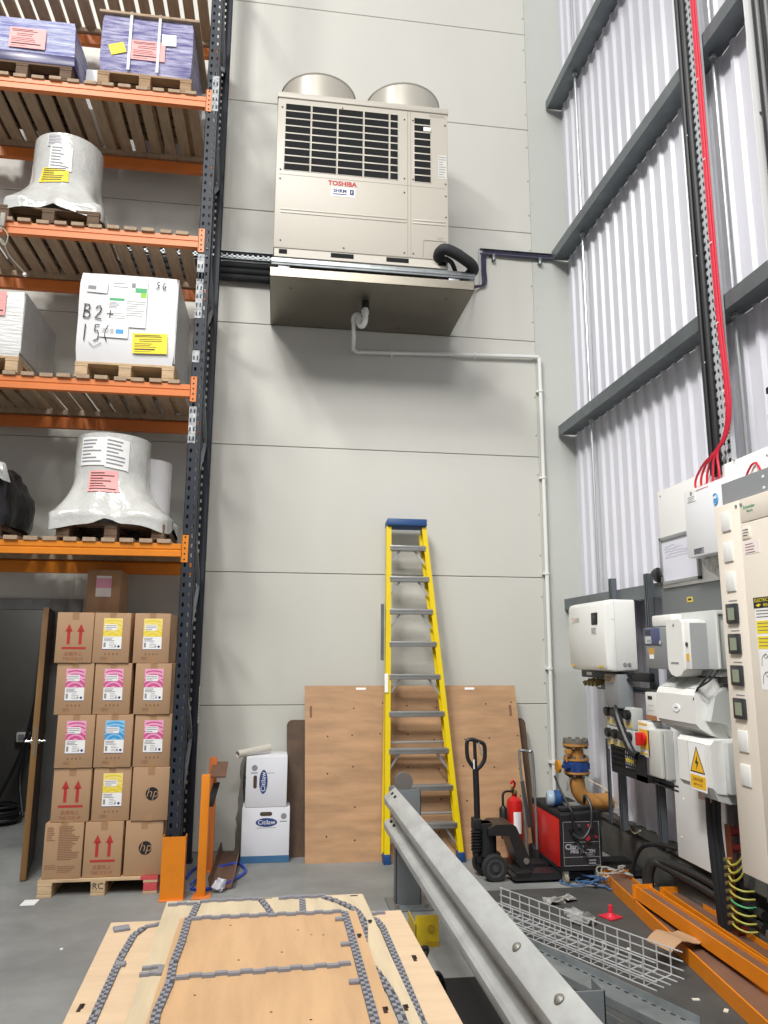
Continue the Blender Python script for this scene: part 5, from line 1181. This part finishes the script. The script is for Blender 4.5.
b = MB(); wb(b, 5.29, 5.12, .975, 1.22, 2.60, 2.70, .006); b.mi = 1; wb(b, 5.27, 5.14, 1.03, 1.165, 2.598, 2.601); lines(b, FW(2.6, 0, 0), -5.275, -5.14, 1.20, 1, .02, .015, .0015); lines(b, FW(2.6, 0, 0), -5.275, -5.14, 1.0, 1, .02, .012, .0015)
b.build('body', [M_offw, mat('amber_plate', '#e6b43c', .5)], t)
b = MB(); b.tube([(2.598, 5.20, 1.10), (2.575, 5.20, 1.10)], .045, 20); b.obox((2.56, 5.20, 1.10), (.045, .035, .09), None, .008); b.build('red_handle', M_red, t, label='red rotary handle')
t = thing('enclosure', 'plain light grey enclosure right of the red rotary switch', 'box', (2.66, 5.0, .85))
b = MB(); wb(b, 5.16, 4.975, .855, 1.18, 2.635, 2.70, .008); b.build('body', M_lgrey, t); b = MB(); wb(b, 5.155, 4.98, .86, 1.175, 2.60, 2.633, .012); b.build('lid', mat('warm_grey_lid', '#cbccc6', .4), t)
b = MB(); b.tube(smoothpath([(2.60, 5.60, 1.29), (2.57, 5.56, 1.25), (2.565, 5.46, 1.12), (2.575, 5.36, 1.0), (2.59, 5.30, .97)], 6), .028, 10)
tag(b.build('corrugated_hose', M_blk), 'thick black cable slanting from the sockets to the isolator', 'cable')
t = thing('meter', 'narrow white meter with a small dark display, left of the ribbed white box', 'meter', (2.66, 5.1, 1.23))
b = MB(); wb(b, 5.19, 5.03, 1.235, 1.425, 2.62, 2.70, .006); b.mi = 1; wb(b, 5.15, 5.09, 1.375, 1.40, 2.618, 2.621); b.mi = 2; wb(b, 5.185, 5.035, 1.237, 1.268, 2.618, 2.621); b.mi = 3; wb(b, 5.15, 5.07, 1.30, 1.302, 2.6185, 2.62); wb(b, 5.15, 5.07, 1.335, 1.337, 2.6185, 2.62)
b.build('body', [M_offw, M_blk, mat('copper_brown_strip', '#a8714f', .5), M_mgrey], t)

t = thing('steel_backplate', 'dark grey steel back plate behind the white switch boxes', 'plate', (2.75, 4.5, .5))
b = MB(); wb(b, 5.10, 3.98, 1.20, 2.15, 2.746, 2.757, .002); wb(b, 4.36, 3.98, .36, 1.2, 2.746, 2.757, .002); wb(b, 4.08, 3.98, .36, 2.1, 2.70, 2.746); b.build('plate', M_plate, t)
b = MB(); wb(b, 4.76, 4.69, 2.035, 2.07, 2.743, 2.747); b.mi = 1; wb(b, 4.745, 4.705, 2.046, 2.06, 2.742, 2.744); b.build('label', [mat('amber_label', '#e0c84e', .5), M_ink], t)
t = thing('variable_drive', 'grey motor drive with a blue keypad on its upper left', 'drive', (2.58, 4.73, 1.59))
b = MB(); wb(b, 4.910, 4.570, 1.595, 1.865, 2.50, 2.598, .008); b.build('body', M_mgrey, t)
b = MB(); wb(b, 4.915, 4.700, 1.75, 1.862, 2.494, 2.51, .005); b.mi = 1; wb(b, 4.885, 4.815, 1.815, 1.85, 2.492, 2.495); b.mi = 2; wb(b, 4.890, 4.810, 1.76, 1.808, 2.492, 2.495); b.mi = 3
for k in range(3): wb(b, 4.858-.025*k, 4.842-.025*k, 1.77, 1.785, 2.491, 2.493)
b.mi = 2; wcircle(b, 2.494, 4.69, 1.765, .012, .003); b.build('keypad', [mat('slate_blue_keypad', '#4c5375', .4), M_dkgrey, M_lgrey, M_mgrey], t, label='slate blue keypad')
b = MB(); wb(b, 4.865, 4.785, 1.69, 1.73, 2.4985, 2.501); b.mi = 1; wb(b, 4.855, 4.795, 1.66, 1.688, 2.4985, 2.501); b.build('label', [mat('ochre_label', '#c59a4e', .6), M_white], t)
t = thing('switch_fuse', 'large white moulded switch unit with a grey flank, above the slanted white box', 'switchgear', (2.6, 4.5, 1.58))
b = MB(); wb(b, 4.86, 4.22, 1.60, 1.955, 2.60, 2.745, .012); b.box(2.63, 2.745, 4.24, 4.80, 1.56, 1.60); b.build('rear_body', M_lgrey, t)
b = MB(); wb(b, 4.84, 4.575, 1.87, 1.945, 2.52, 2.60, .012); b.build('left_cover', M_offw, t)
b = MB(); pl = [(-.095, .16), (-.075, .18), (.075, .18), (.095, .16), (.095, -.10), (.09, -.13), (.06, -.16), (0, -.172), (-.06, -.16), (-.09, -.13), (-.095, -.10)]
b.prism(pl, FW(2.60, 4.475, 1.725), .125); b.mi = 1; wb(b, 4.53, 4.44, 1.632, 1.642, 2.473, 2.476); wcircle(b, 2.475, 4.475, 1.87, .010, .002); b.build('centre_cover', [M_offw, M_mgrey], t)
b = MB(); wb(b, 4.385, 4.315, 1.60, 1.895, 2.488, 2.60, .006); b.mi = 1; b.box(2.49, 2.60, 4.309, 4.3145, 1.605, 1.88); b.build('right_cover', [M_offw, mat('grey_flank', '#a3a5a6', .45)], t)
b = MB(); wb(b, 4.365, 4.335, 1.65, 1.695, 2.486, 2.489); b.build('warning_sticker', mat('amber_sticker', '#e3ad34', .5), t); b = MB(); wcircle(b, 2.488, 4.352, 1.75, .014, .004); b.build('lock', M_dkgrey, t)
b = MB(); b.box(2.605, 2.615, 4.206, 4.222, 1.61, 1.93); b.box(2.66, 2.67, 4.206, 4.222, 1.61, 1.93); b.box(2.605, 2.67, 4.206, 4.222, 1.93, 1.945); b.build('clamp_bar', M_offw, t)
b = MB(); wb(b, 4.80, 4.68, 1.525, 1.57, 2.64, 2.745, .004); tag(b.build('white_coupler', M_offw), 'small white plastic coupler between the switch unit and the slanted box', 'coupler')
b = MB(); wb(b, 4.68, 4.18, 1.52, 1.565, 2.66, 2.745); tag(b.build('trunking', M_dkgrey), 'dark grey trunking between the two white switch units', 'trunking')
b = MB(); b.tube(smoothpath([(2.60, 4.28, 1.60), (2.55, 4.27, 1.55), (2.52, 4.33, 1.48), (2.50, 4.34, 1.42)], 6), .006, 6); b.tube(smoothpath([(2.62, 4.25, 1.60), (2.56, 4.25, 1.54), (2.51, 4.31, 1.49)], 6), .006, 6)
tag(b.build('thin_cable', M_blk), 'pair of thin black wires dangling onto the slanted white box', 'cable')
t = thing('fuse_switch', 'slanted-top white ribbed switch box between the drive and the danger sign', 'switchgear', (2.6, 4.5, 1.17))
b = MB(); b.prism([(2.745, 1.17), (2.66, 1.185), (2.52, 1.255), (2.50, 1.28), (2.50, 1.445), (2.515, 1.475), (2.62, 1.545), (2.745, 1.555)], Matrix.Translation((0, 4.79, 0)) @ Matrix(((1, 0, 0, 0), (0, 0, -1, 0), (0, 1, 0, 0), (0, 0, 0, 1))), .46)
b.build('body', M_offw, t, .4)
b = MB()
for k in range(4):
    b.M = Matrix.Translation((2.567, 4.725-.112*k, 1.5105)) @ Matrix.Rotation(-math.atan2(.07, .105), 4, 'Y'); b.box(-.05, .05, -.05, .05, 0, .004, .002)
    b.M = Matrix.Translation((2.59, 4.725-.112*k, 1.2195)) @ Matrix.Rotation(math.atan2(.07, .14), 4, 'Y'); b.box(-.05, .05, -.05, .05, -.003, .001)
    b.M = Matrix.Translation((2.64, 4.725-.112*k, 1.194)) @ Matrix.Rotation(math.atan2(.07, .14), 4, 'Y'); b.box(-.03, .02, -.05, .05, -.003, .001)
b.build('vent_panel', M_lgrey, t)
b = MB(); b.prism([(.045*math.cos(q), .024*math.sin(q)) for q in (2*PI*k/24 for k in range(24))], FW(2.50, 4.55, 1.36), .004); b.mi = 1; lines(b, FW(2.496, 0, 0), -4.565, -4.525, 1.362, 1, .02, .008, .0008); b.build('badge', [M_white, M_mgrey], t)
b = MB(); b.prism([(2.56, 1.30), (2.60, 1.45), (2.68, 1.50), (2.745, 1.50), (2.745, 1.20), (2.70, 1.20), (2.66, 1.28)], Matrix.Translation((0, 4.329, 0)) @ Matrix(((1, 0, 0, 0), (0, 0, -1, 0), (0, 1, 0, 0), (0, 0, 0, 1))), .06); b.build('end_bracket', M_lgrey, t)
b = MB(); b.tube(smoothpath([(2.70, 4.20, 1.33), (2.68, 4.18, 1.28), (2.72, 4.17, 1.22)], 5), .012, 6); b.build('earth_wire', M_gy, t)
t = thing('danger_enclosure', 'white enclosure carrying a yellow electrical danger triangle', 'switchgear', (2.62, 4.4, .88))
b = MB(); b.prism([(2.745, .90), (2.62, .89), (2.545, .90), (2.52, .93), (2.52, 1.17), (2.545, 1.195), (2.745, 1.20)], Matrix.Translation((0, 4.60, 0)) @ Matrix(((1, 0, 0, 0), (0, 0, -1, 0), (0, 1, 0, 0), (0, 0, 0, 1))), .37)
b.build('body', M_offw, t, .4)
b = MB(); b.box(2.60, 2.745, 4.185, 4.232, .90, 1.19, .006); b.prism([(2.52, .93), (2.55, .86), (2.62, .84), (2.745, .84), (2.745, .90), (2.62, .90)], Matrix.Translation((0, 4.40, 0)) @ Matrix(((1, 0, 0, 0), (0, 0, -1, 0), (0, 1, 0, 0), (0, 0, 0, 1))), .165)
for zz in (.96, 1.03, 1.12): b.cyl((2.66, 4.186, zz), (2.66, 4.175, zz), .010, n=10)
b.build('end_flange', M_lgrey, t)
b = MB(); b.M = FW(2.5195, 4.385, 1.03); b.box(-.09, .095, -.14, .14, -.001, .001); b.mi = 1
b.box(-.09, .095, -.139, -.138, .001, .0015); b.box(-.09, .095, .138, .139, .001, .0015); b.box(-.09, -.089, -.139, .139, .001, .0015); b.box(.094, .095, -.139, .139, .001, .0015)
b.prism([(-.078, -.035), (.083, -.035), (.0025, .118)], Matrix(), .002); b.mi = 2; b.prism([(-.066, -.028), (.071, -.028), (.0025, .104)], Matrix.Translation((0, 0, .0012)), .0014)
b.mi = 1; b.prism([(.012, .07), (-.018, .018), (.0, .018), (-.008, -.02), (.022, .03), (.004, .03)], Matrix.Translation((0, 0, .0022)), .001)
b.mi = 2; b.box(-.08, .085, -.125, -.05, .001, .002); b.mi = 1; b.M = Matrix(); b.text('DANGER', .028, FW(2.5175, 4.382, .955), .0006); b.text('400 VOLTS', .020, FW(2.5175, 4.382, .926), .0006)
b.build('danger_sign', [M_white, M_ink, mat('hazard_yellow', '#efb928', .5)], t, label='yellow triangle danger sign')
t = thing('white_backboard', 'tall plain white backing board below and behind the danger enclosure', 'board', (2.7, 4.75, .39))
b = MB(); wb(b, 5.01, 4.42, .365, 1.25, 2.70, 2.712, .002)
for yy, zz in ((4.95, .5), (4.9, .75), (4.6, .5)): b.tube([(2.70, yy, zz), (2.697, yy, zz)], .006, 8)
b.build('panel', mat('white_faced_board', '#f0f0ee', .4), t)
b = MB(); wb(b, 4.64, 4.50, .80, .875, 2.66, 2.70); b.mi = 1; b.tube([(2.66, 4.59, .845), (2.657, 4.59, .845)], .008, 8); tag(b.build('wood_block', [mat('pinkish_wood', '#c9aa95', .7), M_ink]), 'small pale wooden block under the danger enclosure', 'block')

# big cream distribution cabinet
t = thing('distribution_cabinet', 'tall cream distribution cabinet with a column of meters at the right edge', 'cabinet', (2.7, 3.3, 0))
b = MB(); wb(b, 3.93, 2.5, .555, 2.66, 2.525, 2.74, .003); b.build('grey_body', M_mgrey, t, label='grey steel carcass')
b = MB(); wb(b, 3.97, 2.5, .0, .555, 2.70, 2.75); b.build('plinth', mat('blue_grey_plinth', '#5f666c', .5), t)
b = MB(); wb(b, 3.975, 3.745, .55, 2.53, 2.50, 2.525, .004); b.build('meter_door', M_cream, t); b = MB(); wb(b, 3.738, 2.5, 2.40, 2.53, 2.50, 2.525, .004); b.build('top_panel', M_cream, t); b = MB(); wb(b, 3.738, 2.5, .55, 2.395, 2.498, 2.525, .004); b.build('main_door', M_cream, t)
for z in (2.43, 2.258, 2.092, 1.235, 1.06):
    yy = 3.868; b = MB(); wb(b, yy+.042, yy-.042, z-.055, z+.055, 2.492, 2.50, .003); b.build('blanking_plate', M_offw, t)
for z in (1.914, 1.75, 1.58, 1.405):
    yy = 3.868; b = MB(); wb(b, yy+.052, yy-.052, z-.055, z+.055, 2.483, 2.50, .006); b.mi = 1; wb(b, yy+.028, yy-.03, z-.035, z+.032, 2.4815, 2.484); b.mi = 2; wb(b, yy+.035, yy-.04, z+.068, z+.074, 2.4985, 2.5); b.build('meter', [mat('meter_black', '#33363a', .35), M_screen, M_greyink], t, label='black square meter')
b = MB(); b.text('Schneider', .026, FW(2.499, 3.655, 2.478), .0006); b.text('Electric', .018, FW(2.499, 3.65, 2.455), .0005); b.build('maker_lettering', mat('teal_green_ink', '#4d9a78', .5), t, label='small green maker lettering')
for yy, zz in ((3.765, 2.50), (3.72, 2.50)):
    b = MB(); b.tube([(2.50, yy, zz), (2.495, yy, zz)], .009, 10); b.build('screw', M_mgrey, t)
for yy, zz in ((3.55, 2.62), (3.55, 2.56)):
    b = MB(); b.tube([(2.526, yy, zz), (2.522, yy, zz)], .008, 10); b.build('screw', M_white, t)
b = MB(); wb(b, 3.725, 3.655, 2.305, 2.372, 2.493, 2.499, .002); b.mi = 1; lines(b, FW(2.493, 0, 0), -3.715, -3.665, 2.355, 3, .015, .005, .0005); b.build('engraved_label', [M_cream, M_ink], t)
b = MB(); wb(b, 3.72, 3.59, 2.222, 2.292, 2.4965, 2.499); b.mi = 1; lines(b, FW(2.4965, 0, 0), -3.71, -3.61, 2.275, 4, .015, .005, .0005, 3); b.build('paper_label', [mat('pale_pink_label', '#efe3e0', .6), mat('grey_red_print', '#8d6a68', .7)], t)
b = MB(); wb(b, 3.68, 3.36, 1.932, 1.988, 2.496, 2.499); b.mi = 1; b.text('ELECTRIC SHOCK', .026, FW(2.4962, 3.672, 1.972), .0006, 'LEFT'); b.text('RESCUE', .022, FW(2.4962, 3.60, 1.946), .0006, 'LEFT'); b.prism([(-.022, 0), (.0, .009), (.022, .003), (0, -.008)], FW(2.4962, 3.64, 1.946), .0008)
b.mi = 2; wb(b, 3.675, 3.36, 1.70, 1.93, 2.4972, 2.499); b.mi = 3; lines(b, FW(2.4972, 0, 0), -3.665, -3.38, 1.918, 3, .016, .005, .0005, 5)
b.mi = 1; wb(b, 3.67, 3.36, 1.80, 1.866, 2.4965, 2.499); wb(b, 3.67, 3.36, 1.722, 1.786, 2.4965, 2.499); b.mi = 3; lines(b, FW(2.4965, 0, 0), -3.66, -3.38, 1.853, 3, .018, .004, .0005, 6); lines(b, FW(2.4965, 0, 0), -3.66, -3.38, 1.774, 3, .018, .004, .0005, 7)
b.mi = 2; wb(b, 3.67, 3.36, 1.515, 1.712, 2.4965, 2.499); b.mi = 3
for yy, zz in ((3.615, 1.665), (3.615, 1.575), (3.50, 1.665), (3.50, 1.575)): b.tube(smoothpath([(2.4965, yy+.035, zz-.03), (2.4965, yy+.03, zz+.01), (2.4965, yy, zz+.03), (2.4965, yy-.03, zz), (2.4965, yy-.045, zz-.03)], 4), .002, 4); b.tube([(2.4965, yy+.012*math.cos(a), zz+.02+.012*math.sin(a)) for a in (2*PI*k/8 for k in range(9))], .002, 4)
b.build('safety_poster', [M_ink, M_yel, M_white, mat('poster_grey_ink', '#77716a', .7)], t, label='black and yellow safety poster')

# boards above
t = thing('white_wallboard', 'white painted backing board above the grey plate, behind the white control box', 'board', (2.75, 4.4, 2.15))
b = MB(); wb(b, 5.06, 3.72, 2.152, 2.86, 2.74, 2.757, .002); b.mi = 1
for yy, zz in ((5.02, 2.82), (3.80, 2.81), (5.02, 2.2)): b.tube([(2.74, yy, zz), (2.737, yy, zz)], .007, 8)
b.build('board', [mat('white_painted_board', '#f1f0ee', .45), M_mgrey], t)
t = thing('framed_notice', 'grey framed handwritten notice sheet beside the white control box', 'notice', (2.73, 4.8, 2.17))
b = MB(); wb(b, 5.03, 4.56, 2.185, 2.50, 2.728, 2.738); b.mi = 1
rr = random.Random(2)
for k in range(5):
    P = [(2.7275, 4.98-.03*j, 2.44-.02*k+.006*rr.uniform(-1, 1)) for j in range(rr.randint(6, 13))]; b.tube(P, .0014, 4)
b.build('sheet', [mat('lilac_white_sheet', '#dfdfea', .35), mat('pale_blue_pen', '#a9abc0', .6)], t)
b = MB(); wb(b, 5.045, 4.545, 2.485, 2.512, 2.718, 2.74, .003); wb(b, 5.045, 4.545, 2.172, 2.197, 2.718, 2.74, .003); wb(b, 5.045, 5.02, 2.172, 2.512, 2.718, 2.74, .003); wb(b, 4.57, 4.545, 2.172, 2.512, 2.718, 2.74, .003); b.build('frame', mat('satin_aluminium', '#a2a4a6', .4, .5), t)
t = thing('control_box', 'white control box fed by red cables with a small blue emblem', 'control box', (2.66, 4.25, 2.30))
b = MB(); wb(b, 4.50, 4.02, 2.30, 2.735, 2.62, 2.74, .004); b.build('body', mat('cool_white_steel', '#e8e9ec', .35), t)
b = MB(); wb(b, 4.46, 4.36, 2.655, 2.735, 2.617, 2.62); b.mi = 1; wb(b, 4.42, 4.395, 2.695, 2.72, 2.6165, 2.6175); lines(b, FW(2.617, 0, 0), -4.45, -4.37, 2.685, 3, .012, .005, .0005); b.build('paper_label', [M_white, M_mgrey], t)
b = MB(); b.tube([(2.619, 4.145+.026*math.cos(a), 2.62+.034*math.sin(a)) for a in [.8+4.6*k/14 for k in range(15)]], .005, 6); b.box(2.616, 2.62, 4.12, 4.165, 2.615, 2.625); b.box(2.616, 2.62, 4.125, 4.165, 2.60, 2.608); b.build('blue_emblem', mat('sky_blue_ink', '#5aa9e0', .5), t, label='small blue emblem')
b = MB(); wb(b, 4.42, 4.31, 2.315, 2.35, 2.617, 2.62); b.mi = 1; lines(b, FW(2.617, 0, 0), -4.415, -4.32, 2.342, 3, .01, .006, .0005); b.build('name_plate', [M_greyink, M_dkgrey], t)
b = MB(); lines(b, FW(2.6195, 0, 0), -4.40, -4.2, 2.715, 1, .01, .004, .0008); b.build('red_print', M_redc, t)
b = MB(); b.loft([[(2.70, 4.50, 2.29), (2.70, 4.10, 2.31), (2.735, 4.10, 2.31), (2.735, 4.50, 2.29)], [(2.71, 4.44, 2.22), (2.69, 4.10, 2.22), (2.735, 4.10, 2.22), (2.735, 4.44, 2.22)], [(2.72, 4.30, 2.14), (2.71, 4.12, 2.14), (2.735, 4.12, 2.14), (2.735, 4.28, 2.14)]])
bmesh.ops.subdivide_edges(b.bm, edges=b.bm.edges[:], cuts=4, use_grid_fill=True); b.wobble(.012, 14)
tag(b.build('document_pouch', mat('clear_pouch', '#cfcfcd', .25, 0, (16, .3), hex2='#8e8e90'), smooth=1), 'crumpled clear document pouch hanging under the white control box', 'pouch')

# vertical cable trays
t = thing('vertical_cable_tray', 'vertical perforated cable tray carrying black cables down to the white control box', 'cable tray', (2.73, 4.22, 2.86))
b = MB(); z0, z1 = 2.86, 9.4; YA, YB = 4.30, 4.10
b.box(2.745, 2.75, YB, YB+.02, z0, z1); b.box(2.745, 2.75, YB+.045, YB+.07, z0, z1); b.box(2.745, 2.75, YB+.095, YA, z0, z1); b.box(2.7445, 2.745, YB+.11, YB+.13, z0, z1); b.box(2.72, 2.75, YB-.003, YB, z0, z1); b.box(2.72, 2.75, YA, YA+.003, z0, z1)
n = int((z1-z0)/.06)
for k in range(n+1): b.box(2.745, 2.75, YB, YA, z0+k*.06, z0+k*.06+.025)
b.build('perforated_tray', mat('bright_zinc', '#c3c7ca', .45, .15), t, 0)
for k, (dy, r) in enumerate(((0.0, .022), (.036, .022), (.018, .016))):
    b = MB(); P = [(2.725-.03*(k == 2), 4.295-dy+.004*math.sin(zz*1.3+k), zz) for zz in [2.80+.35*q for q in range(19)]]; b.tube(P, r, 10); b.build('black_cable', M_blk, t)
for zz in (3.55, 4.3, 5.2, 6.1):
    b = MB(); b.box(2.690, 2.696, 4.262, 4.305, zz-.004, zz+.004); b.build('cable_tie', M_white, t)
t = thing('red_cables', 'bundle of red fire alarm cables dropping to the white control box', 'cable', (2.72, 4.1, 2.75))
for k in range(5):
    y = 4.118-.0085*k; b = MB(); ye = 4.45-.066*k
    P = [(2.715-.012*(k % 2), y, 9.4), (2.715-.012*(k % 2), y, 6.0), (2.715-.012*(k % 2), y+.0, 4.0), (2.712-.01*(k % 2), y-.028, 3.35), (2.708-.008*(k % 2), y-.022, 3.14), (2.70, y+.025, 3.01), (2.69, y+.10, 2.945), (2.685, .45*(y+.12)+.55*ye, 2.89), (2.68, ye-.006, 2.81), (2.68, ye, 2.738)]
    b.tube(smoothpath(P, 6), .0078, 8); b.build('red_cable', M_redc, t)
    b = MB(); b.cyl((2.68, ye, 2.735), (2.68, ye, 2.752), .022, n=10); b.build('gland', M_redc, t)
for zz in (3.3, 3.75, 4.3, 4.9, 5.5):
    b = MB(); b.box(2.694, 2.698, 4.09, 4.112, zz-.004, zz+.004); b.build('cable_clip', M_white, t)
b = MB()
for k in range(2): b.tube(smoothpath([(2.72, 3.97-.05*k, 2.66), (2.72, 3.98-.03*k, 2.72), (2.725, 3.93-.01*k, 2.78), (2.73, 3.90, 2.79)], 6) if k == 0 else smoothpath([(2.72, 3.84, 2.67), (2.72, 3.84, 2.73), (2.73, 3.89, 2.79)], 6), .007, 6)
tag(b.build('red_loop_cable', M_redc), 'short loop of red cable above the cream cabinet', 'cable')
t = thing('vertical_cable_tray', 'vertical white-edged cable tray with thick black cables at the right frame edge', 'cable tray', (2.73, 3.42, 2.7))
b = MB(); b.box(2.745, 2.75, 3.20, 3.52, 2.7, 9.4); b.box(2.655, 2.75, 3.52, 3.526, 2.7, 9.4); b.build('tray', mat('white_edged_tray', '#dcdcdc', .4), t)
for k in range(3):
    b = MB(); b.tube([(2.71, 3.475-.075*k, 2.7+.4*q) for q in range(17)], .034, 12); b.build('black_cable', M_blk, t)
b = MB(); b.obox((2.69, 3.52, 4.79), (.006, .05, .01), Matrix.Rotation(.6, 3, 'X')); b.build('cable_tie', M_blk, t)
t = thing('black_hose_drum', 'black round ribbed drum just entering the picture at the right edge', 'drum', (2.6, 3.2, 2.75))
b = MB(); b.lathe([(.05, -.07), (.20, -.07), (.225, -.05), (.225, .05), (.20, .07), (.05, .07)], (2.58, 3.235, 2.985), 36, Matrix.Rotation(PI/2, 4, 'Y')); b.build('drum', M_blk, t)
for a in (.35, -.30, -.65, .8):
    b = MB(); b.obox((2.55, 3.235+.232*math.cos(a), 2.985+.232*math.sin(a)), (.05, .03, .035), None, .004); b.build('lug', M_blkm, t)
b = MB(); b.box(2.64, 2.757, 3.15, 3.3, 2.9, 3.06); b.build('wall_bracket', M_dkgrey, t)
b = MB(); b.ball((2.76, 5.13, 2.245), .075, 10, (.7, 1.2, .75)); b.wobble(.03, 12); b.tube(smoothpath([(2.72, 5.08, 2.24), (2.69, 5.03, 2.29), (2.70, 5.0, 2.23)], 5), .012, 6)
tag(b.build('black_bag', M_blk), 'small black bag lying on the lowest wall rail by the strut top', 'bag')

# earth bar, low cables and conduits
t = thing('earth_bar', 'copper earth bar with yellow-green wires beside the cream cabinet', 'earth bar', (2.7, 4.4, .1))
b = MB(); b.box(2.675, 2.681, 4.34, 4.40, .10, .70); b.build('bar', M_copper, t, label='copper bar')
for z in (.66, .57, .12):
    b = MB(); b.tube([(2.681, 4.37, z), (2.75, 4.37, z)], .024, 12); b.build('insulator', mat('dark_red_insulator', '#7d2a2a', .4), t)
for k in range(9):
    z = .51-.043*k; b = MB(); b.tube([(2.64, 4.37, z), (2.675, 4.37, z)], .012, 6); b.build('stud', M_brass, t)
    b = MB(); pe = [(2.66, 4.37, z), (2.655, 4.32, z-.02), (2.67, 4.26, z+.02), (2.69, 4.21, z+.12), (2.70, 4.19, z+.25)] if k < 3 else [(2.66, 4.37, z), (2.66, 4.32, z-.012), (2.69, 4.27, z-.02), (2.74, 4.25, z-.015)]
    b.tube(smoothpath(pe, 5), .0065, 6); b.build('earth_wire', M_gy if k != 5 else mat('green_wire', '#3f9a66', .5), t)
b = MB()
for k in range(3): b.tube(smoothpath([(2.665+.02*k, 4.52-.025*k, .90), (2.67+.02*k, 4.54-.025*k, .65), (2.66+.02*k, 4.50-.025*k, .35), (2.66+.02*k, 4.46-.02*k, .02)], 6), .024, 10)
tag(b.build('armoured_cables', M_blk), 'thick black armoured cables dropping from the danger enclosure to the floor', 'cable')
b = MB(); b.tube(smoothpath([(2.66, 5.62, .02), (2.66, 5.60, .16), (2.68, 5.50, .30), (2.70, 5.30, .37), (2.72, 5.05, .40), (2.73, 4.98, .40)], 6), .016, 8)
tag(b.build('black_conduit', M_blk), 'thin black cable arching from the floor behind the white backing board', 'cable')
b = MB()
for k in range(2): b.tube(smoothpath([(2.64, 5.36-.05*k, .02), (2.64, 5.36-.05*k, .17), (2.66, 5.30-.04*k, .26), (2.70, 5.16, .285-.035*k), (2.74, 4.8, .29-.06*k), (2.76, 4.45, .26-.06*k), (2.76, 4.2, .25-.06*k)], 6), .028, 10)
tag(b.build('black_duct', mat('black_duct_plastic', '#2b2b2a', .5)), 'pair of thick black ducts bending up from the floor along the wall base', 'duct')
b = MB(); b.box(2.755, 2.84, 2.5, 5.2, .02, .18, .01); tag(b.build('low_trunking', M_plinth), 'grimy low concrete ledge along the foot of the ribbed wall', 'ledge')
b = MB(); b.box(2.60, 2.62, 3.95, 4.35, .005, .05); b.wobble(.01, 8); tag(b.build('brown_strip', M_rust), 'brown timber strip on the floor at the foot of the cream cabinet', 'strip')
